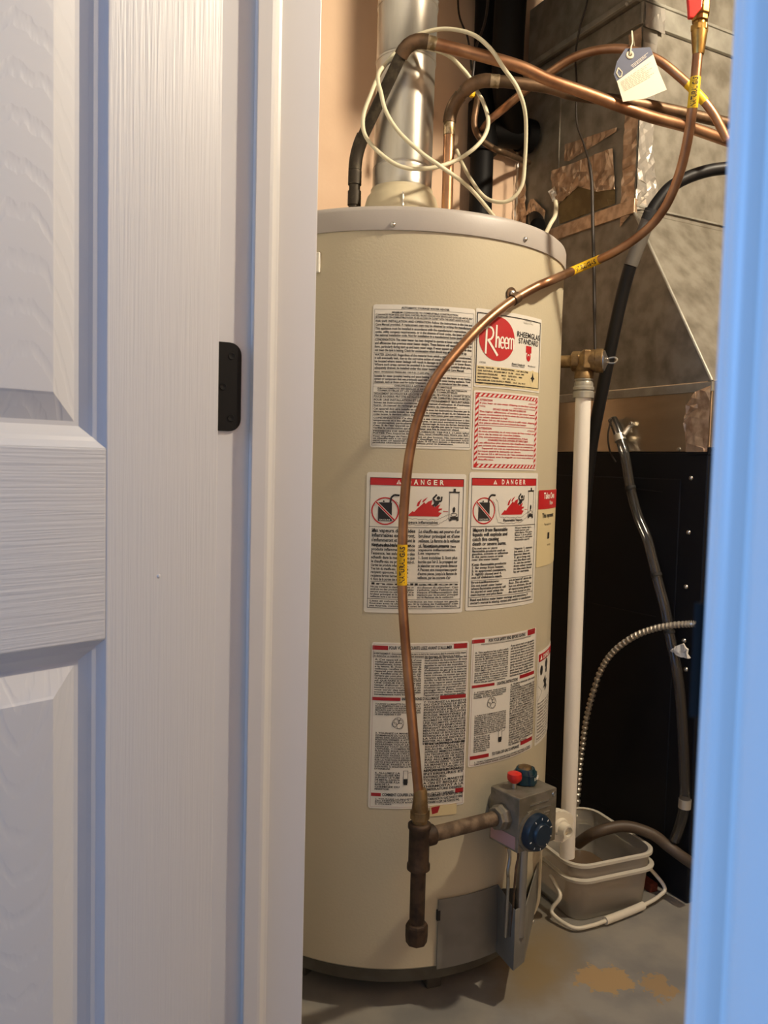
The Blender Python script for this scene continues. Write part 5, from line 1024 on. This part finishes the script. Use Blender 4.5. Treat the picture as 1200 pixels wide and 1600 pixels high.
# ================================================================== BLACK HOSE
hpx = [(1145, 262, 1.70), (1110, 266, 1.70), (1075, 277, 1.70), (1046, 294, 1.70), (1026, 318, 1.70)]
hpx2 = [(1018, 331, 1.70), (1008, 356, 1.71), (997, 384, 1.72), (985, 415, 1.73)]
hpx3 = [(985, 415, 1.73), (972, 462, 1.75), (958, 525, 1.77), (945, 590, 1.79), (933, 650, 1.81), (924, 700, 1.83), (915, 780, 1.85), (908, 900, 1.86), (900, 1080, 1.87), (893, 1235, 1.88)]
hz = thing('drain_hose', 'black rubber hose slanting down past the relief valve', 'hose', PY(915, 780, 1.85))
MB().tube(smooth_path([PY(*c) for c in hpx] + [PY(*hpx2[0])]), .0125, 18).build('upper_hose', 'hose', hz, smooth=True)
MB().tube(smooth_path([PY(*c) for c in hpx2]), .0145, 18).build('foam_sleeve', 'foam', hz, smooth=True)
MB().tube(smooth_path([PY(*c) for c in hpx3]), .0135, 18).build('lower_hose', 'hose', hz, smooth=True)
hc = PY(1020, 328, 1.70); MB().tube([hc, hc + (PY(1013, 345, 1.705) - hc)], .0158, 18).build('hose_coupling', 'rubber', hz, smooth=True)

# ================================================================== CLEAR VINYL DRAIN TUBE WITH STRAP
vpx = [(957, 655), (963, 668), (970, 690), (977, 714), (985, 762), (997, 807), (1011, 841), (1020, 875), (1029, 912), (1039, 950), (1048, 1000), (1057, 1044), (1064, 1100), (1068, 1175), (1070, 1240), (1069, 1262), (1062, 1290), (1054, 1312)]
vt = thing('vinyl_drain_tube', 'clear vinyl drain tube strapped to the furnace front', 'hose', PF(1054, 1312, .03))
vp = smooth_path([PF(a, b, .020) for a, b in vpx]); MB().tube(vp, .0115, 16).build('clear_tube', 'clear_vinyl', vt, smooth=True)
MB().tube(smooth_path([PF(a + 2, b, .0085) for a, b in vpx[:12]]), .0035, 8).build('inner_wire', 'wire', vt, smooth=True)
for x, y in ((984, 762), (1026, 900), (1048, 985)):
    i = near(vp, x, y); t = (vp[i + 1] - vp[i - 1]).normalized(); MB().tube([vp[i] - t * .003, vp[i] + t * .003], .0125, 16).build('cable_tie', 'rubber', vt, smooth=True)
i = near(vp, 1070, 1255); t = (vp[i + 1] - vp[i - 1]).normalized(); MB().tube([vp[i] - t * .010, vp[i] + t * .010], .0135, 18).build('hose_clamp', 'conduit', vt, smooth=True)
i = near(vp, 968, 683); t = (vp[i + 1] - vp[i - 1]).normalized(); st_ = MB().tube([vp[i] - t * .008, vp[i] + t * .008], .0138, 18, cap=False).build('tube_strap', 'conduit', vt, smooth=True)
MB().tube(smooth_path([vp[i] + t * .0 + (PF(985, 672, .012) - PF(975, 680, .012)) * .6, PF(983, 668, .008), PF(991, 662, .003)]), .0055, 8).build('strap_arm', 'conduit', vt, smooth=True)
MB().lathe([(.006, 0), (.005, .004), (0, .005)], PF(986, 662, .006), -U, 12).build('strap_screw', 'screw', vt, smooth=True)
MB().tube(smooth_path([PF(955, 655, .03), PF(950, 680, .035), PF(953, 705, .03), PF(962, 722, .02)]), .0022, 8).build('wire_loop', 'wire', vt, smooth=True)
fp = tag(MB().tube(smooth_path([PF(1092, 1356, .018), PF(1068, 1340, .02), PF(1045, 1323, .03), PZ(1018, 1303, .145), PZ(975, 1291, .155), PZ(930, 1301, .14), PZ(903, 1318, .095)]), .0125, 16).build('condensate_hose', 'vinyl_dull', smooth=True), 'dull tan drain hose running over the rim into the pail', 'hose')
# flexible metal conduit
fpx = [(1090, 975, .02), (1078, 975, .03), (1050, 977, .04), (1020, 983, .05), (990, 995, .06), (960, 1017, .06), (940, 1045, .06), (926, 1085, .06), (917, 1120, .06), (911, 1160, .055), (906, 1200, .05), (903, 1240, .045), (900, 1290, .04)]
P_ = smooth_path([PF(*c) for c in fpx], 30); rr_ = [.0076 if (i % 6) < 3 else .0046 for i in range(len(P_))]
tag(MB().tube(P_, rr_, 12).build('flexible_conduit', 'conduit', smooth=False), 'ribbed flexible metal conduit curving over the black furnace', 'conduit')
wn = foil('paper_scrap', [PF(1050, 1015, .034), PF(1062, 1025, .034), PF(1078, 1029, .034), PF(1079, 1014, .034), PF(1070, 1005, .034)], -U, 'sticker', None, .006, .008)
sm = wn.modifiers.new('solid', 'SOLIDIFY'); sm.thickness = .004; tag(wn, 'crumpled white paper scrap stuck on the clear vinyl tube', 'paper')

# ================================================================== PAPER TAG ON THE HOT WATER PIPE
tg = thing('paper_tag', 'blue and white paper tag hanging on a string by the duct corner', 'tag', PY(1000, 115, 1.615))
TP = lambda px, py, o=0: PY(px, py, 1.612 + (px - 1000) * .0002 - o)
outer = [(977, 76), (1016, 73.5), (1021, 86), (1030, 112), (1042, 140), (1008, 154), (973.5, 159), (964, 127), (959, 116), (964, 96)]
MB().prism([TP(*p) for p in outer], Vector((0, .0008, 0))).build('card', 'paper', tg)
MB().prism([TP(*p, .0009) for p in [(977, 76), (1016, 73.5), (1020.5, 85), (963.5, 127), (959, 116), (964, 96)]], Vector((0, .0004, 0))).build('blue_heading', 'navyprint', tg)
def textlines(n, a, b, c, d, m, hgt):
    mb = MB()
    for i in range(n):
        f = (i + .5) / n; p0 = (a[0] + (d[0] - a[0]) * f, a[1] + (d[1] - a[1]) * f); p1 = (b[0] + (c[0] - b[0]) * f, b[1] + (c[1] - b[1]) * f); L = random.uniform(.72, .98); t = 0.
        while t < L:
            e = min(L, t + random.uniform(.05, .13)); g = lambda s_, o_: TP(p0[0] + (p1[0] - p0[0]) * s_, p0[1] + (p1[1] - p0[1]) * s_ + o_, .0011)
            mb.add([g(t, -hgt), g(e, -hgt), g(e, hgt), g(t, hgt)], [(0, 1, 2, 3)]); t = e + .025
    return mb.build('small_print', m, tg)
textlines(8, (969, 128), (1019, 94), (1027, 116), (976, 143), 'greyink', .55)
textlines(3, (985, 102), (1014, 80), (1017, 84), (990, 106), 'paper', .4)
dl = [(967, 121), (963, 114), (966, 106), (972, 113), (971, 119)]
dr = MB(); 
for a, b in zip(dl, dl[1:] + dl[:1]): dr.tube([TP(*a, .0014), TP(*b, .0014)], .0012, 6)
dr.build('drop_emblem', 'paper', tg)
gc = TP(984, 86, .0015); ring = MB()
ring.tube([gc + Vector((cos(t) * .0055, 0, sin(t) * .0055)) for t in [i * pi / 10 for i in range(21)]], .0026, 8, cap=False); ring.build('eyelet', 'paper', tg, smooth=True)
MB().lathe([(.003, 0), (.003, .0006)], gc + Vector((0, .0004, 0)), (0, -1, 0), 12).build('eyelet_hole', 'copper_old', tg)
sp_ = tp[near(tp, 986, 79)]
MB().tube(smooth_path([gc, TP(986, 74, .004), PY(988, 66, 1.648), PY(988, 52, 1.70), W(UF - .002, v2 + .002, PY(988, 46, 1.75).z)]), .0013, 8).build('string', 'cable', tg, smooth=True)

# ================================================================== PAIL
SX = Vector((cos(radians(22.7)), sin(radians(22.7)), 0)); SY = Vector((-SX.y, SX.x, 0)); BC = Vector((.458, 1.800, 0)) + SX * .009
pa = thing('plastic_pail', 'translucent square plastic pail under the white discharge pipe', 'bucket', BC)
def rrect(hx, hy, r_, z, k=6):
    out = []
    for cx, cy, a0 in ((hx - r_, hy - r_, 0), (-hx + r_, hy - r_, 90), (-hx + r_, -hy + r_, 180), (hx - r_, -hy + r_, 270)):
        for i in range(k + 1):
            a = radians(a0 + 90 * i / k); out.append(BC + SX * (cx + r_ * cos(a)) + SY * (cy + r_ * sin(a)) + Z * z)
    return out
def shell(loops, closed_bottom):
    vs, fs = [], []; n = len(loops[0])
    for l in loops: vs += l
    for j in range(len(loops) - 1):
        for i in range(n): fs.append((j * n + i, j * n + (i + 1) % n, (j + 1) * n + (i + 1) % n, (j + 1) * n + i))
    if closed_bottom: fs.append(tuple(range(n - 1, -1, -1)))
    return MB().add(vs, fs)
HX, HY, PH = .108, .122, .128
shell([rrect(HX - .014, HY - .014, .03, .001), rrect(HX - .010, HY - .010, .034, .006), rrect(HX - .003, HY - .003, .038, PH - .036), rrect(HX, HY, .04, PH)], True).build('pail_body', 'translucent_pail', pa, smooth=True)
shell([rrect(HX - .002, HY - .002, .04, PH - .038), rrect(HX + .008, HY + .008, .046, PH - .038), rrect(HX + .009, HY + .009, .046, PH - .032), rrect(HX + .001, HY + .001, .042, PH - .030)], False).build('lower_rim', 'pail_rim', pa, smooth=True)
shell([rrect(HX, HY, .04, PH - .008), rrect(HX + .006, HY + .006, .045, PH - .006), rrect(HX + .006, HY + .006, .045, PH), rrect(HX + .001, HY + .001, .041, PH + .002), rrect(HX - .003, HY - .003, .038, PH)], False).build('upper_rim', 'pail_rim', pa, smooth=True)
vs = rrect(HX - .012, HY - .012, .034, .030); MB().add(vs, [tuple(range(len(vs)))]).build('water', 'water', pa)
# bail handle with grip, resting on the floor in front
hpts = [BC - SX * (HX + .010) - SY * .05 + Z * (PH - .05), BC - SX * (HX + .012) - SY * (HY * .75) + Z * .055, PZ(862, 1425, .02), PZ(895, 1449, .010), PZ(925, 1446, .010), PZ(950, 1437, .012), PZ(1000, 1417, .012), PZ(1030, 1400, .016), PZ(1037, 1383, .03), BC + SX * (HX + .012) - SY * .05 + Z * (PH - .05)]
hs = smooth_path(hpts, 8); MB().tube(hs, .0042, 10).build('bail_handle', 'plastic_white', pa, smooth=True)
i0, i1 = near(hs, 945, 1438), near(hs, 1003, 1415); MB().tube(hs[i0:i1 + 1], .0085, 12).build('handle_grip', 'plastic_white', pa, smooth=True)
# thin rust-red block on the floor behind the pail handle
rbk = PZ(1016, 1396, 0); tag(MB().box(rbk + SY * .0, SX * .022, SY * .08, Z * .02).build('brick_fragment', 'redbrick', bevel=.003), 'rust red brick fragment on the floor beside the pail', 'brick')

# ================================================================== turn everything into the room frame
for o in list(COL.objects):
    if o.type == 'MESH': o.data.transform(TURN); o.data.update()
    elif o.type == 'EMPTY': o.location = TURN @ o.location
for o in list(COL.objects):
    if o.parent is not None and o.parent.type == 'EMPTY': o.matrix_parent_inverse = Matrix.Translation(o.parent.location).inverted()
